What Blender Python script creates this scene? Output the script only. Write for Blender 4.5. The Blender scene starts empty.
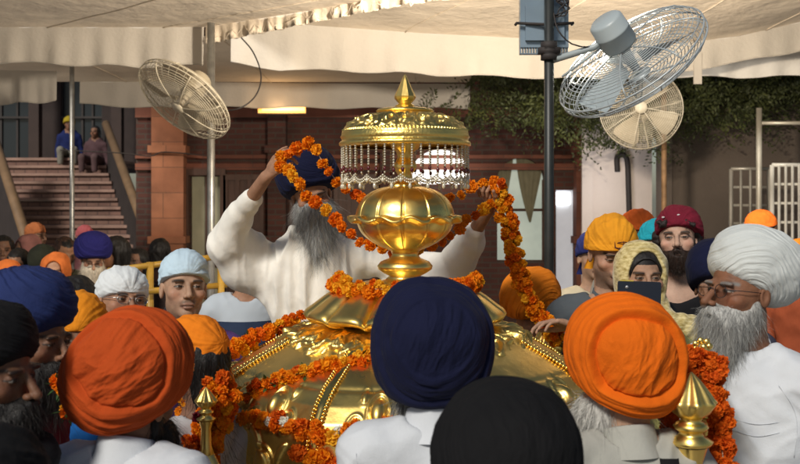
import bpy, math, random
import numpy as np
from mathutils import Vector, Matrix
random.seed(7); RNG=np.random.default_rng(7)
scene=bpy.context.scene
COL=scene.collection
PI=math.pi
F=1000.0; CX=400.0; HY=200.0; CH=2.0
def at(px,py,d):
    return np.array([(px-CX)*d/F, d, CH-(py-HY)*d/F])
# ------------------------------------------------------------------ materials
def _set(b,k,v):
    if k in b.inputs: b.inputs[k].default_value=v
def mat(name,color,rough=0.6,metal=0.0,var=0.0,vscale=4.0,color2=None,bump=0.0,bscale=60.0,spec=0.5,coat=0.0,
        sheen=0.0,emit=None,estr=0.0,attr=None,objrand=None,transl=0.0,trans=0.0,alpha=1.0,stretch=None,bump2=0.0,b2scale=8.0,rvar=0.0):
    m=bpy.data.materials.new(name); m.use_nodes=True
    nt=m.node_tree; b=nt.nodes['Principled BSDF']; out=nt.nodes['Material Output']
    c=tuple(color)+(1,)
    b.inputs['Base Color'].default_value=c; b.inputs['Roughness'].default_value=rough; b.inputs['Metallic'].default_value=metal
    _set(b,'Specular IOR Level',spec); _set(b,'Coat Weight',coat); _set(b,'Sheen Weight',sheen); _set(b,'Transmission Weight',trans)
    tc=nt.nodes.new('ShaderNodeTexCoord'); vec=tc.outputs['Object']
    if stretch:
        mp=nt.nodes.new('ShaderNodeMapping'); mp.inputs['Scale'].default_value=stretch
        nt.links.new(vec,mp.inputs['Vector']); vec=mp.outputs['Vector']
    cur=None
    if attr:
        a=nt.nodes.new('ShaderNodeAttribute'); a.attribute_name=attr; cur=a.outputs['Color']
    if objrand:
        oi=nt.nodes.new('ShaderNodeObjectInfo'); mx=nt.nodes.new('ShaderNodeMix'); mx.data_type='RGBA'
        mx.inputs[6].default_value=c; mx.inputs[7].default_value=tuple(objrand)+(1,)
        nt.links.new(oi.outputs['Random'],mx.inputs[0]); cur=mx.outputs[2]
    if var>0 or color2:
        n=nt.nodes.new('ShaderNodeTexNoise'); n.inputs['Scale'].default_value=vscale; n.inputs['Detail'].default_value=5
        nt.links.new(vec,n.inputs['Vector'])
        r=nt.nodes.new('ShaderNodeMapRange'); r.inputs[1].default_value=.3; r.inputs[2].default_value=.7
        nt.links.new(n.outputs['Fac'],r.inputs[0])
        mx=nt.nodes.new('ShaderNodeMix'); mx.data_type='RGBA'
        if color2:
            mx.inputs[6].default_value=c; mx.inputs[7].default_value=tuple(color2)+(1,)
            nt.links.new(r.outputs[0],mx.inputs[0])
            if cur is not None: nt.links.new(cur,mx.inputs[6])
        else:
            mx.blend_type='MULTIPLY'; mx.inputs[0].default_value=1.0
            mx.inputs[6].default_value=c
            if cur is not None: nt.links.new(cur,mx.inputs[6])
            r.inputs[3].default_value=1-var; r.inputs[4].default_value=1+var*.3
            nt.links.new(r.outputs[0],mx.inputs[7])
        cur=mx.outputs[2]
    if cur is not None: nt.links.new(cur,b.inputs['Base Color'])
    if rvar>0:
        n=nt.nodes.new('ShaderNodeTexNoise'); n.inputs['Scale'].default_value=7; n.inputs['Detail'].default_value=6
        nt.links.new(tc.outputs['Object'],n.inputs['Vector'])
        r=nt.nodes.new('ShaderNodeMapRange'); r.inputs[1].default_value=.3; r.inputs[2].default_value=.7
        r.inputs[3].default_value=max(.02,rough-rvar); r.inputs[4].default_value=rough+rvar
        nt.links.new(n.outputs['Fac'],r.inputs[0]); nt.links.new(r.outputs[0],b.inputs['Roughness'])
    last=None
    for (bs,sc) in ((bump,bscale),(bump2,b2scale)):
        if bs>0:
            n=nt.nodes.new('ShaderNodeTexNoise'); n.inputs['Scale'].default_value=sc; n.inputs['Detail'].default_value=4
            nt.links.new(vec,n.inputs['Vector'])
            bp=nt.nodes.new('ShaderNodeBump'); bp.inputs['Strength'].default_value=bs; bp.inputs['Distance'].default_value=.5/sc
            nt.links.new(n.outputs['Fac'],bp.inputs['Height'])
            if last: nt.links.new(last,bp.inputs['Normal'])
            last=bp.outputs['Normal']
    if last: nt.links.new(last,b.inputs['Normal'])
    if emit:
        _set(b,'Emission Color',tuple(emit)+(1,)); _set(b,'Emission Strength',estr)
    if transl>0:
        tr=nt.nodes.new('ShaderNodeBsdfTranslucent'); tr.inputs['Color'].default_value=c
        ms=nt.nodes.new('ShaderNodeMixShader'); ms.inputs[0].default_value=transl
        nt.links.new(b.outputs[0],ms.inputs[1]); nt.links.new(tr.outputs[0],ms.inputs[2]); nt.links.new(ms.outputs[0],out.inputs['Surface'])
        if cur is not None: nt.links.new(cur,tr.inputs['Color'])
    return m
def brick_mat(name,c1,c2,mortar,bw,bh,rough=.85,ms=.012,bump=.5,axis='xz'):
    m=bpy.data.materials.new(name); m.use_nodes=True
    nt=m.node_tree; b=nt.nodes['Principled BSDF']; b.inputs['Roughness'].default_value=rough
    tc=nt.nodes.new('ShaderNodeTexCoord'); sx=nt.nodes.new('ShaderNodeSeparateXYZ'); cb=nt.nodes.new('ShaderNodeCombineXYZ')
    nt.links.new(tc.outputs['Object'],sx.inputs[0])
    ad=nt.nodes.new('ShaderNodeMath'); ad.operation='ADD'
    if axis=='xz':
        nt.links.new(sx.outputs[0],ad.inputs[0]); nt.links.new(sx.outputs[1],ad.inputs[1])
        nt.links.new(ad.outputs[0],cb.inputs[0]); nt.links.new(sx.outputs[2],cb.inputs[1])
    else:
        nt.links.new(sx.outputs[0],cb.inputs[0]); nt.links.new(sx.outputs[1],cb.inputs[1])
    br=nt.nodes.new('ShaderNodeTexBrick'); br.inputs['Scale'].default_value=1
    br.inputs['Brick Width'].default_value=bw; br.inputs['Row Height'].default_value=bh; br.inputs['Mortar Size'].default_value=ms
    br.inputs['Color1'].default_value=tuple(c1)+(1,); br.inputs['Color2'].default_value=tuple(c2)+(1,); br.inputs['Mortar'].default_value=tuple(mortar)+(1,)
    nt.links.new(cb.outputs[0],br.inputs['Vector'])
    n=nt.nodes.new('ShaderNodeTexNoise'); n.inputs['Scale'].default_value=2.5; n.inputs['Detail'].default_value=6
    nt.links.new(tc.outputs['Object'],n.inputs['Vector'])
    r=nt.nodes.new('ShaderNodeMapRange'); r.inputs[1].default_value=.3; r.inputs[2].default_value=.7; r.inputs[3].default_value=.6; r.inputs[4].default_value=1.15
    nt.links.new(n.outputs['Fac'],r.inputs[0])
    mx=nt.nodes.new('ShaderNodeMix'); mx.data_type='RGBA'; mx.blend_type='MULTIPLY'; mx.inputs[0].default_value=1
    nt.links.new(br.outputs['Color'],mx.inputs[6]); nt.links.new(r.outputs[0],mx.inputs[7]); nt.links.new(mx.outputs[2],b.inputs['Base Color'])
    bp=nt.nodes.new('ShaderNodeBump'); bp.inputs['Strength'].default_value=bump; bp.inputs['Distance'].default_value=.01; bp.invert=True
    nt.links.new(br.outputs['Fac'],bp.inputs['Height']); nt.links.new(bp.outputs['Normal'],b.inputs['Normal'])
    return m
# ------------------------------------------------------------------ meshes
def make_mesh(name,V,Q=None,T=None,mats=None,midx=None,smooth=True,col=None):
    V=np.asarray(V,dtype=np.float32).reshape(-1,3)
    Q=np.zeros((0,4),np.int32) if Q is None or len(Q)==0 else np.asarray(Q,np.int32)
    T=np.zeros((0,3),np.int32) if T is None or len(T)==0 else np.asarray(T,np.int32)
    me=bpy.data.meshes.new(name)
    nq,ntr=len(Q),len(T)
    me.vertices.add(len(V)); me.vertices.foreach_set('co',V.ravel())
    me.loops.add(nq*4+ntr*3); me.loops.foreach_set('vertex_index',np.concatenate([Q.ravel(),T.ravel()]).astype(np.int32))
    me.polygons.add(nq+ntr)
    ls=np.concatenate([np.arange(nq)*4,nq*4+np.arange(ntr)*3]).astype(np.int32)
    me.polygons.foreach_set('loop_start',ls)
    me.polygons.foreach_set('loop_total',np.concatenate([np.full(nq,4),np.full(ntr,3)]).astype(np.int32))
    for m in (mats or []): me.materials.append(m)
    if midx is not None: me.polygons.foreach_set('material_index',np.asarray(midx,np.int32))
    me.polygons.foreach_set('use_smooth',np.full(nq+ntr,bool(smooth)))
    if col is not None:
        a=me.color_attributes.new('Col','FLOAT_COLOR','POINT')
        c=np.ones((len(V),4),np.float32); c[:,:3]=col
        a.data.foreach_set('color',c.ravel())
    me.update(calc_edges=True); me.validate()
    return me
class MB:
    """collects shapes into one mesh"""
    def __init__(s): s.V=[];s.Q=[];s.T=[];s.mq=[];s.mt=[];s.n=0
    def add(s,V,Q=None,T=None,mi=0):
        V=np.asarray(V,float).reshape(-1,3)
        if Q is not None and len(Q): s.Q.append(np.asarray(Q)+s.n); s.mq.append(np.full(len(Q),mi))
        if T is not None and len(T): s.T.append(np.asarray(T)+s.n); s.mt.append(np.full(len(T),mi))
        s.V.append(V); s.n+=len(V)
    def box(s,a,b,mi=0,M=None):
        x0,y0,z0=a;x1,y1,z1=b
        V=np.array([[x0,y0,z0],[x1,y0,z0],[x1,y1,z0],[x0,y1,z0],[x0,y0,z1],[x1,y0,z1],[x1,y1,z1],[x0,y1,z1]],float)
        if M is not None: V=V@np.array(M)[:3,:3].T+np.array(M)[:3,3] if np.array(M).shape==(4,4) else V@np.array(M).T
        s.add(V,[[0,3,2,1],[4,5,6,7],[0,1,5,4],[1,2,6,5],[2,3,7,6],[3,0,4,7]],mi=mi)
    def tube(s,P,r,n=8,mi=0,closed=False,cap=True):
        P=np.asarray(P,float); m=len(P); r=np.broadcast_to(np.asarray(r,float),(m,))
        T=np.gradient(P,axis=0) if not closed else np.roll(P,-1,0)-np.roll(P,1,0)
        T/=np.linalg.norm(T,axis=1,keepdims=True)+1e-12
        up=np.array([0,0,1.]) if abs(T[0,2])<.9 else np.array([1.,0,0])
        U=np.zeros_like(P); u=np.cross(T[0],up)
        for i in range(m):
            u=u-T[i]*np.dot(u,T[i]); u/=np.linalg.norm(u)+1e-12; U[i]=u
        W=np.cross(T,U); a=np.arange(n)*2*PI/n
        V=P[:,None,:]+r[:,None,None]*(np.cos(a)[None,:,None]*U[:,None,:]+np.sin(a)[None,:,None]*W[:,None,:])
        q=[]
        R=m if closed else m-1
        i=np.arange(R)[:,None]; j=np.arange(n)[None,:]; i2=(i+1)%m; j2=(j+1)%n
        Q=np.stack([i*n+j,i*n+j2,i2*n+j2,i2*n+j],-1).reshape(-1,4)
        V=V.reshape(-1,3); T3=[]
        if cap and not closed:
            c0=len(V); V=np.vstack([V,P[0],P[-1]])
            for k in range(n):
                T3.append([c0,(k+1)%n,k]); T3.append([c0+1,(m-1)*n+k,(m-1)*n+(k+1)%n])
        s.add(V,Q,T3,mi=mi)
    def lathe(s,prof,n=48,c=(0,0,0),mi=0,fn=None,M=None):
        """prof: list (r,z) bottom to top; fn(phi,t,r,z)->(r,z)"""
        prof=np.asarray(prof,float); m=len(prof)
        ph=np.arange(n)*2*PI/n
        R=np.repeat(prof[:,0][:,None],n,1); Z=np.repeat(prof[:,1][:,None],n,1); PH=np.repeat(ph[None],m,0)
        TT=np.repeat(np.linspace(0,1,m)[:,None],n,1)
        if fn: R,Z=fn(PH,TT,R,Z)
        V=np.stack([R*np.cos(PH),R*np.sin(PH),Z],-1).reshape(-1,3)
        if M is not None: V=V@np.asarray(M).T
        V=V+np.asarray(c)
        i=np.arange(m-1)[:,None]; j=np.arange(n)[None,:]; j2=(j+1)%n
        Q=np.stack([i*n+j,i*n+j2,(i+1)*n+j2,(i+1)*n+j],-1).reshape(-1,4)
        s.add(V,Q,mi=mi)
    def sphere(s,c,r,nu=12,nv=8,mi=0):
        t=np.linspace(0.001,PI-.001,nv); prof=np.stack([np.sin(t),-np.cos(t)],1)
        r=np.broadcast_to(np.asarray(r,float),(3,))
        m=MB(); m.lathe(prof,nu); V=np.vstack(m.V)*r+np.asarray(c)
        s.add(V,np.vstack(m.Q),mi=mi)
    def build(s,name,mats,parent=None,smooth=True,loc=(0,0,0)):
        Q=np.vstack(s.Q) if s.Q else None; T=np.vstack(s.T) if s.T else None
        mi=np.concatenate(s.mq+s.mt)
        if not isinstance(mats,(list,tuple)): mats=[mats]
        V=np.vstack(s.V)-np.asarray(loc)
        me=make_mesh(name,V,Q,T,mats,mi,smooth)
        return link(name,me,parent,loc)
def link(name,me,parent=None,loc=(0,0,0)):
    o=bpy.data.objects.new(name,me); COL.objects.link(o)
    if parent is not None: o.parent=parent
    o.location=tuple(float(x) for x in loc)
    return o
def autosmooth(o,deg=35):
    try: o.data.set_sharp_from_angle(angle=math.radians(deg))
    except Exception: pass
    return o
def tag(o,label=None,cat=None,group=None,kind=None):
    if label: o['label']=label
    if cat: o['category']=cat
    if group: o['group']=group
    if kind: o['kind']=kind
    return o
def empty(name,loc,label,cat,group=None):
    o=bpy.data.objects.new(name,None); COL.objects.link(o); o.location=tuple(float(x) for x in loc); o.empty_display_size=.1
    return tag(o,label,cat,group)
# ------------------------------------------------------------------ noise
_PT=np.random.default_rng(3).random(4096)
def vnoise(P):
    """value noise, P (...,3) -> -1..1"""
    P=np.asarray(P,float); i=np.floor(P).astype(np.int64); f=P-i; f=f*f*(3-2*f)
    def h(a,b,c): return _PT[(a*73+b*157+c*313+((a*b)&63)*7+((b*c)&31)*11)&4095]
    x,y,z=i[...,0],i[...,1],i[...,2]; fx,fy,fz=f[...,0],f[...,1],f[...,2]
    r=0
    for dx in (0,1):
        wx=fx if dx else 1-fx
        for dy in (0,1):
            wy=fy if dy else 1-fy
            for dz in (0,1):
                wz=fz if dz else 1-fz
                r=r+wx*wy*wz*h(x+dx,y+dy,z+dz)
    return r*2-1
def fbm(P,o=3):
    P=np.asarray(P,float); a=1;r=0;t=0
    for k in range(o): r=r+a*vnoise(P*(2**k)+k*17.3); t+=a; a*=.5
    return r/t
def Rz(a): c,s=math.cos(a),math.sin(a); return np.array([[c,-s,0],[s,c,0],[0,0,1.]])
def Rx(a): c,s=math.cos(a),math.sin(a); return np.array([[1,0,0],[0,c,-s],[0,s,c]])
def Ry(a): c,s=math.cos(a),math.sin(a); return np.array([[c,0,s],[0,1,0],[-s,0,c]])
def catmull(P,step=.01):
    P=np.asarray(P,float); P=np.vstack([2*P[0]-P[1],P,2*P[-1]-P[-2]]); out=[]
    for i in range(1,len(P)-2):
        p0,p1,p2,p3=P[i-1:i+3]; n=max(2,int(np.linalg.norm(p2-p1)/step)); t=np.linspace(0,1,n,endpoint=False)[:,None]
        out.append(.5*((2*p1)+(-p0+p2)*t+(2*p0-5*p1+4*p2-p3)*t**2+(-p0+3*p1-3*p2+p3)*t**3))
    out.append(P[-2][None]); return np.vstack(out)
def resample(P,sp):
    L=np.concatenate([[0],np.cumsum(np.linalg.norm(np.diff(P,axis=0),axis=1))]); n=max(2,int(L[-1]/sp)+1)
    s=np.linspace(0,L[-1],n); return np.stack([np.interp(s,L,P[:,k]) for k in range(3)],1)
# ------------------------------------------------------------------ signed distance modelling
def axis_fine(lo,hi,ivs,fine,coarse):
    v=[lo]
    while v[-1]<hi:
        x=v[-1]; st=coarse
        for a,b,f in ivs:
            if a-coarse*.999<=x<=b: st=min(st,f if x>=a else max(f,min(coarse,a-x)))
        v.append(x+max(st,1e-4))
    return np.array(v)
class SDF:
    def __init__(s,xs,ys,zs): s.x,s.y,s.z=xs,ys,zs; s.d=np.full((len(xs),len(ys),len(zs)),1.0,np.float32)
    def _sub(s,lo,hi):
        r=[]
        for ax,a,b in zip((s.x,s.y,s.z),lo,hi):
            i=max(0,np.searchsorted(ax,a)-1); j=min(len(ax),np.searchsorted(ax,b)+1); r.append(slice(i,j))
        return tuple(r)
    def _mix(s,sl,v,k,op):
        d=s.d[sl]
        if op=='add':
            if k>0: h=np.clip(.5+.5*(d-v)/k,0,1); n=d+(v-d)*h-k*h*(1-h)
            else: n=np.minimum(d,v)
        else:
            v=-v
            if k>0: h=np.clip(.5-.5*(d-v)/k,0,1); n=d+(v-d)*h+k*h*(1-h)
            else: n=np.maximum(d,v)
        s.d[sl]=n
    def P(s,sl,c): return (s.x[sl[0]][:,None,None]-c[0],s.y[sl[1]][None,:,None]-c[1],s.z[sl[2]][None,None,:]-c[2])
    def ell(s,c,r,R=None,k=.01,op='add'):
        c=np.asarray(c,float); r=np.broadcast_to(np.asarray(r,float),(3,)); m=max(r)+k+.03
        sl=s._sub(c-m,c+m)
        X,Y,Z=s.P(sl,c)
        if R is not None:
            X,Y,Z=(R[0,0]*X+R[1,0]*Y+R[2,0]*Z, R[0,1]*X+R[1,1]*Y+R[2,1]*Z, R[0,2]*X+R[1,2]*Y+R[2,2]*Z)
        k0=np.sqrt((X/r[0])**2+(Y/r[1])**2+(Z/r[2])**2)+1e-9; k1=np.sqrt((X/r[0]**2)**2+(Y/r[1]**2)**2+(Z/r[2]**2)**2)+1e-9
        s._mix(sl,(k0*(k0-1)/k1).astype(np.float32),k,op)
    def cap(s,a,b,ra,rb=None,k=.01,op='add',flat=None):
        a=np.asarray(a,float); b=np.asarray(b,float); rb=ra if rb is None else rb; m=max(ra,rb)+k+.03
        sl=s._sub(np.minimum(a,b)-m,np.maximum(a,b)+m)
        X,Y,Z=s.P(sl,a); u=b-a; L=float(u@u)+1e-12
        t=np.clip((X*u[0]+Y*u[1]+Z*u[2])/L,0,1)
        X=X-u[0]*t;Y=Y-u[1]*t;Z=Z-u[2]*t
        if flat is not None:   # (normal, factor): flatten along a direction
            n,f=flat; q=X*n[0]+Y*n[1]+Z*n[2]; g=(1/f-1)*q
            X=X+g*n[0];Y=Y+g*n[1];Z=Z+g*n[2]
        v=np.sqrt(X*X+Y*Y+Z*Z)-(ra+(rb-ra)*t)
        s._mix(sl,v.astype(np.float32),k,op)
    def mesh(s):
        d=s.d; ins=d<0
        n=np.array(d.shape)
        c=np.zeros(n-1,np.int8)
        for i in (0,1):
            for j in (0,1):
                for k in (0,1): c+=ins[i:n[0]-1+i,j:n[1]-1+j,k:n[2]-1+k]
        I,J,K=np.nonzero((c>0)&(c<8))
        idx=np.full(n-1,-1,np.int32); idx[I,J,K]=np.arange(len(I))
        cs={}
        for a in (0,1):
            for b in (0,1):
                for e in (0,1): cs[a,b,e]=d[I+a,J+b,K+e].astype(float)
        acc=np.zeros((len(I),3)); cnt=np.zeros(len(I))
        ax=(s.x,s.y,s.z); base=(I,J,K)
        ed=[((0,b,e),(1,b,e)) for b in (0,1) for e in (0,1)]+[((a,0,e),(a,1,e)) for a in (0,1) for e in (0,1)]+[((a,b,0),(a,b,1)) for a in (0,1) for b in (0,1)]
        for p,q in ed:
            v0,v1=cs[p],cs[q]; m=(v0<0)!=(v1<0)
            t=np.where(m,v0/np.where(m,v0-v1,1),0)
            for k in range(3):
                x0=ax[k][base[k]+p[k]]; x1=ax[k][base[k]+q[k]]
                acc[:,k]+=np.where(m,x0+(x1-x0)*t,0)
            cnt+=m
        V=acc/cnt[:,None]
        Qs=[]
        for k in range(3):
            a,b=[(1,2),(2,0),(0,1)][k]
            sl0=[slice(None)]*3; sl1=[slice(None)]*3
            sl0[k]=slice(0,-1); sl1[k]=slice(1,None)
            for w in (a,b):
                sl0[w]=slice(1,-1); sl1[w]=slice(1,-1)
            A=ins[tuple(sl0)];B=ins[tuple(sl1)]
            e=np.nonzero(A!=B); fl=A[e]
            g=[e[0].copy(),e[1].copy(),e[2].copy()]
            g[a]=g[a]+1; g[b]=g[b]+1
            def cell(da,db):
                h=[g[0].copy(),g[1].copy(),g[2].copy()]; h[a]-=da; h[b]-=db; return idx[h[0],h[1],h[2]]
            q=np.stack([cell(1,1),cell(0,1),cell(0,0),cell(1,0)],1)
            q[~fl]=q[~fl][:,::-1]
            Qs.append(q)
        return V,np.vstack(Qs)
def vnormals(V,Q):
    n=np.cross(V[Q[:,2]]-V[Q[:,0]],V[Q[:,3]]-V[Q[:,1]]); N=np.zeros_like(V)
    for k in range(4): np.add.at(N,Q[:,k],n)
    return N/(np.linalg.norm(N,axis=1,keepdims=True)+1e-12)
def smooth_mesh(V,Q,it=1):
    E=np.vstack([Q[:,[0,1]],Q[:,[1,2]],Q[:,[2,3]],Q[:,[3,0]]])
    for _ in range(it):
        A=np.zeros_like(V);c=np.zeros(len(V)); np.add.at(A,E[:,0],V[E[:,1]]); np.add.at(c,E[:,0],1)
        np.add.at(A,E[:,1],V[E[:,0]]); np.add.at(c,E[:,1],1)
        V=V*.5+.5*A/np.maximum(c,1)[:,None]
    return V
# ------------------------------------------------------------------ people
M_SKIN=mat('skin',(.3,.16,.1),rough=.58,attr='Col',var=.22,vscale=30,bump=.35,bscale=260,bump2=.25,b2scale=75,rvar=.12,spec=.3)
_b=M_SKIN.node_tree.nodes['Principled BSDF']; _set(_b,'Subsurface Weight',.08); _set(_b,'Subsurface Radius',(.012,.005,.003)); _set(_b,'Subsurface Scale',1.0)
M_GLASS=mat('spectacle_glass',(1,1,1),rough=.03,trans=1.0)
M_GLASS.node_tree.nodes['Principled BSDF'].inputs['IOR'].default_value=1.04
M_FRAME=mat('spectacle_frame',(.03,.03,.035),rough=.3,metal=.6)
def cloth(name,c,var=.18,bump=.5,bscale=420,rough=.9,sheen=.0,transl=0):
    return mat(name,c,rough=rough,var=var,vscale=9,bump=bump,bscale=bscale,sheen=sheen,spec=.2,bump2=.16,b2scale=34,transl=transl)
def lp(a,b,t): return a+(b-a)*t
SK={'mid':(.36,.19,.115),'dark':(.22,.11,.065),'light':(.46,.28,.185),'pale':(.52,.33,.24)}
class Head:
    def __init__(s,C,yaw,pitch=0,roll=0,sc=1.0):
        s.C=np.asarray(C,float); s.R=Rz(yaw)@Rx(pitch)@Ry(roll); s.s=sc
    def w(s,p): return s.C+s.s*(s.R@np.asarray(p,float))
    def W(s,P): return s.C+s.s*(np.asarray(P)@s.R.T)
    def L(s,P): return (np.asarray(P)-s.C)@s.R/s.s
def head_prims(f,H,opt):
    s=H.s; R=H.R
    fat=opt.get('fat',0); nl=opt.get('nose',1.0); jw=opt.get('jaw',1.0)
    E=lambda c,r,k=.01,op='add':f.ell(H.w(c),np.asarray(np.broadcast_to(r,3))*s,R,k*s,op)
    C=lambda a,b,ra,rb=None,k=.01,op='add':f.cap(H.w(a),H.w(b),ra*s,None if rb is None else rb*s,k*s,op)
    E((0,.014,.032),(.076,.097,.086),0)
    E((0,-.022,-.040),(.060+fat*.006,.066,.078),.03)
    E((0,.0,-.055),(.056*jw+fat*.006,.062,.045),.02)
    E((0,-.070,-.097),(.024*jw,.020,.018),.022)
    for sx in (-1,1):
        E((sx*.046,-.058,-.026),(.020,.022,.018),.02)
        E((sx*.030,-.084,.017),(.024,.012,.008),.012)
        E((sx*.032,-.098,-.001),(.019,.016,.012),.012,'sub')
        E((sx*.031,-.0735,-.001),(.0145,.0145,.0135),.002)
        E((sx*.078,.010,-.010),(.009,.018,.030),.006)
        E((sx*.086,.003,-.008),(.006,.009,.017),.004,'sub')
    C((0,-.086,.010),(0,-.111*nl-.004,-.034),.0075,.011,.010)
    for sx in (-1,1): E((sx*.0125,-.100*nl,-.038),(.0085,.011,.008),.005)
    E((0,-.087,-.060),(.026,.013,.014),.012)
    E((0,-.0965,-.0655),(.021,.008,.0052),.004)
    E((0,-.0935,-.0765),(.018,.008,.0062),.004)
    C((-.022,-.103,-.0708),(.022,-.103,-.0708),.0026,None,.003,'sub')
def head_color(P,skin,opt):
    """albedo by place on the head (P in head space)"""
    x,y,z=P[:,0],P[:,1],P[:,2]; ax=np.abs(x)
    n=fbm(P*38,3)[:,None]
    c=np.array(skin)[None,:]*(1+.10*n)
    front=y<-.045
    warm=np.exp(-((ax-.045)/.02)**2-((z+.03)/.025)**2)*front
    c=c*(1+warm[:,None]*np.array([.18,.0,-.02]))
    hair=np.array(opt.get('haircol',(.012,.010,.009)))
    st=opt.get('stubble',0)
    if st:
        m=(y<.0)*np.clip((-z-.045)/.015,0,1)*(1-np.exp(-(ax/.028)**2-((z+.070)/.012)**2))
        c=lp(c,np.array([[.05,.04,.035]]),(m*st)[:,None])
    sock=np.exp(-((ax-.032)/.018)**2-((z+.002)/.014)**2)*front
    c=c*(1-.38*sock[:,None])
    mus=opt.get('mustache',0)
    if mus:
        m=np.exp(-(np.clip(ax-.018,0,1)/.008)**2-((z+.0555-.0+ax*.12)/.0058)**2*1.2)*(y<-.075)
        c=lp(c,hair[None],np.clip(m*1.3,0,1)[:,None]*mus)
    lip=((ax<.026)&front&(np.abs(z+.0708)<(.0135*(1-(ax/.027)**2))))
    c[lip]=lp(np.array(skin),np.array([.22,.085,.07]),.5)
    c[lip&(np.abs(z+.0708)<.0018)]*=.4
    open_=opt.get('eye_open',.72)*.72
    ex=(ax-.0315)/.0148
    eh=.0058*open_*(1-np.clip(ex,-1,1)**2)
    ez=z+.001+ (1-open_)*.003
    eye=(np.abs(ex)<1)&front&(np.abs(ez)<eh)
    lash=(np.abs(ex)<1.1)&front&(ez>=eh*.9)&(ez<eh+.0028)
    c[lash]=(.015,.012,.01)
    low=(np.abs(ex)<1.0)&front&(ez<=-eh*.9)&(ez>-eh-.0012); c[low]*=.5
    c[eye]=(.26,.235,.21)
    g=opt.get('gaze',(0,0)); s=np.sign(x)
    ir=eye&(((ax-.0315-s*g[0])**2+(ez-g[1]-.0006)**2)<.0070**2); c[ir]=(.03,.016,.01)
    bz=z-.0160-.003*np.cos((ax-.038)/.018)-(.0)
    bw=(np.abs(ax-.034)<.021)&(y<-.05)
    m=np.exp(-(bz/.0048)**2)*bw*np.clip((.021-np.abs(ax-.034))/.005,0,1)
    c=lp(c,hair[None],np.clip(m*1.2,0,.92)[:,None])
    if opt.get('bindi'):
        c[(x**2+(z-.03)**2<.003**2)&front]=(.3,.01,.01)
    hl=opt.get('hairline',.075)
    m=((z>hl-.0+np.clip(-y-.03,0,1)*.0)&(y<.2))|((y>.01)&(z>-.03-.2*np.clip(y-.03,0,1)))&(ax<.0755+.01)
    if not opt.get('bald'):
        c=np.where((m&(ax<.2))[:,None]&~((ax>.070)&(z<.03)&(y<.035))[:,None],hair[None]*1.0,c)
    return np.clip(c,0,1)
def hand_prims(f,wr,u,n,side,curl=(20,30,20),s=1.0,spread=.10,thumb=(35,-.2),curls=None):
    """wrist, finger direction u, palm normal n (palm faces n), side = +1/-1 thumb side along n x u"""
    u=np.asarray(u,float);u/=np.linalg.norm(u); n=np.asarray(n,float); n=n-u*(n@u); n/=np.linalg.norm(n)
    w=np.cross(n,u)*side; wr=np.asarray(wr,float)
    f.cap(wr,wr+u*.045*s+w*.004,.023*s,.026*s,.012*s,flat=(n,.62))
    f.cap(wr+u*.045*s+w*.022*s,wr+u*.082*s+w*.026*s,.018*s,.0125*s,.012*s,flat=(n,.75))
    f.cap(wr+u*.045*s-w*.018*s,wr+u*.078*s-w*.028*s,.018*s,.0115*s,.012*s,flat=(n,.75))
    f.cap(wr+u*.05*s,wr+u*.085*s,.019*s,.013*s,.012*s,flat=(n,.7))
    L=[(.043,.026,.021),(.047,.030,.022),(.043,.028,.021),(.034,.021,.018)]
    off=[.029,.0095,-.010,-.029]; fw=[.080,.086,.082,.073]
    for i in range(4):
        p=wr+u*fw[i]*s+w*off[i]*s
        cu=curls[i] if curls else curl
        a=0; sp=spread*(1.5-i)*.8
        d0=u*math.cos(sp)+w*math.sin(sp)
        r=(.0086,.0082,.0076,.0066)[i]*s
        f.cap(p-u*.012*s,p,r*1.05,r*1.02,.006*s)
        for j in range(3):
            a+=math.radians(cu[j]); dv=d0*math.cos(a)+n*math.sin(a); q=p+dv*L[i][j]*s
            f.cap(p,q,r*(1.0-.06*j),r*(.94-.08*j),.0012); p=q
    t0=wr+u*.018*s+w*.022*s+n*.006*s
    an=math.radians(thumb[0])
    d1=u*math.cos(an)+w*math.sin(an)*.9+n*.35; d1/=np.linalg.norm(d1)
    t1=t0+d1*.042*s; f.cap(t0,t1,.0145*s,.0115*s,.012*s)
    d2=u*math.cos(an*.5)+w*math.sin(an*.5)+n*(.45+thumb[1]); d2/=np.linalg.norm(d2)
    t2=t1+d2*.032*s; f.cap(t1,t2,.0105*s,.0098*s,.004*s)
    d3=u+w*.1+n*(.5+thumb[1]); d3/=np.linalg.norm(d3); f.cap(t2,t2+d3*.024*s,.0095*s,.0075*s,.003*s)
def strands(V,N,count,length,width,down,seed=0,curl=.15,prob=None,mb=None,out=.35,minz=None):
    """fine hair ribbons growing from a surface"""
    r=np.random.default_rng(seed)
    p=None
    if prob is not None: p=prob/prob.sum()
    i=r.choice(len(V),count,p=p); P=V[i]+r.normal(0,.001,(count,3)); D=N[i]*out+down+r.normal(0,curl,(count,3))
    D/=np.linalg.norm(D,axis=1,keepdims=True)
    L=length*(.45+.8*r.random(count)); wv=np.cross(D,r.normal(0,1,(count,3))); wv/=np.linalg.norm(wv,axis=1,keepdims=True)
    K=4; pts=[]; ph=r.random(count)*6.28; bend=r.normal(0,1,(count,3))*.25
    for k in range(K+1):
        t=k/K; d=D+np.asarray(down)*t*.6+bend*t*t*1.0
        q=P+d*(L*t)[:,None]+wv*(np.sin(ph+t*4)*L*.05)[:,None]; wd=width*(1-t*.75)
        pts.append((q-wv*wd/2,q+wv*wd/2))
    A=np.stack([np.stack([a,b],1) for a,b in pts],1)  # count,K+1,2,3
    VV=A.reshape(-1,3); base=(np.arange(count)*(K+1)*2)[:,None]; k=np.arange(K)[None,:]*2
    Q=np.stack([base+k,base+k+1,base+k+3,base+k+2],-1).reshape(-1,4)
    return VV,Q
M_HAIR={}
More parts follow.
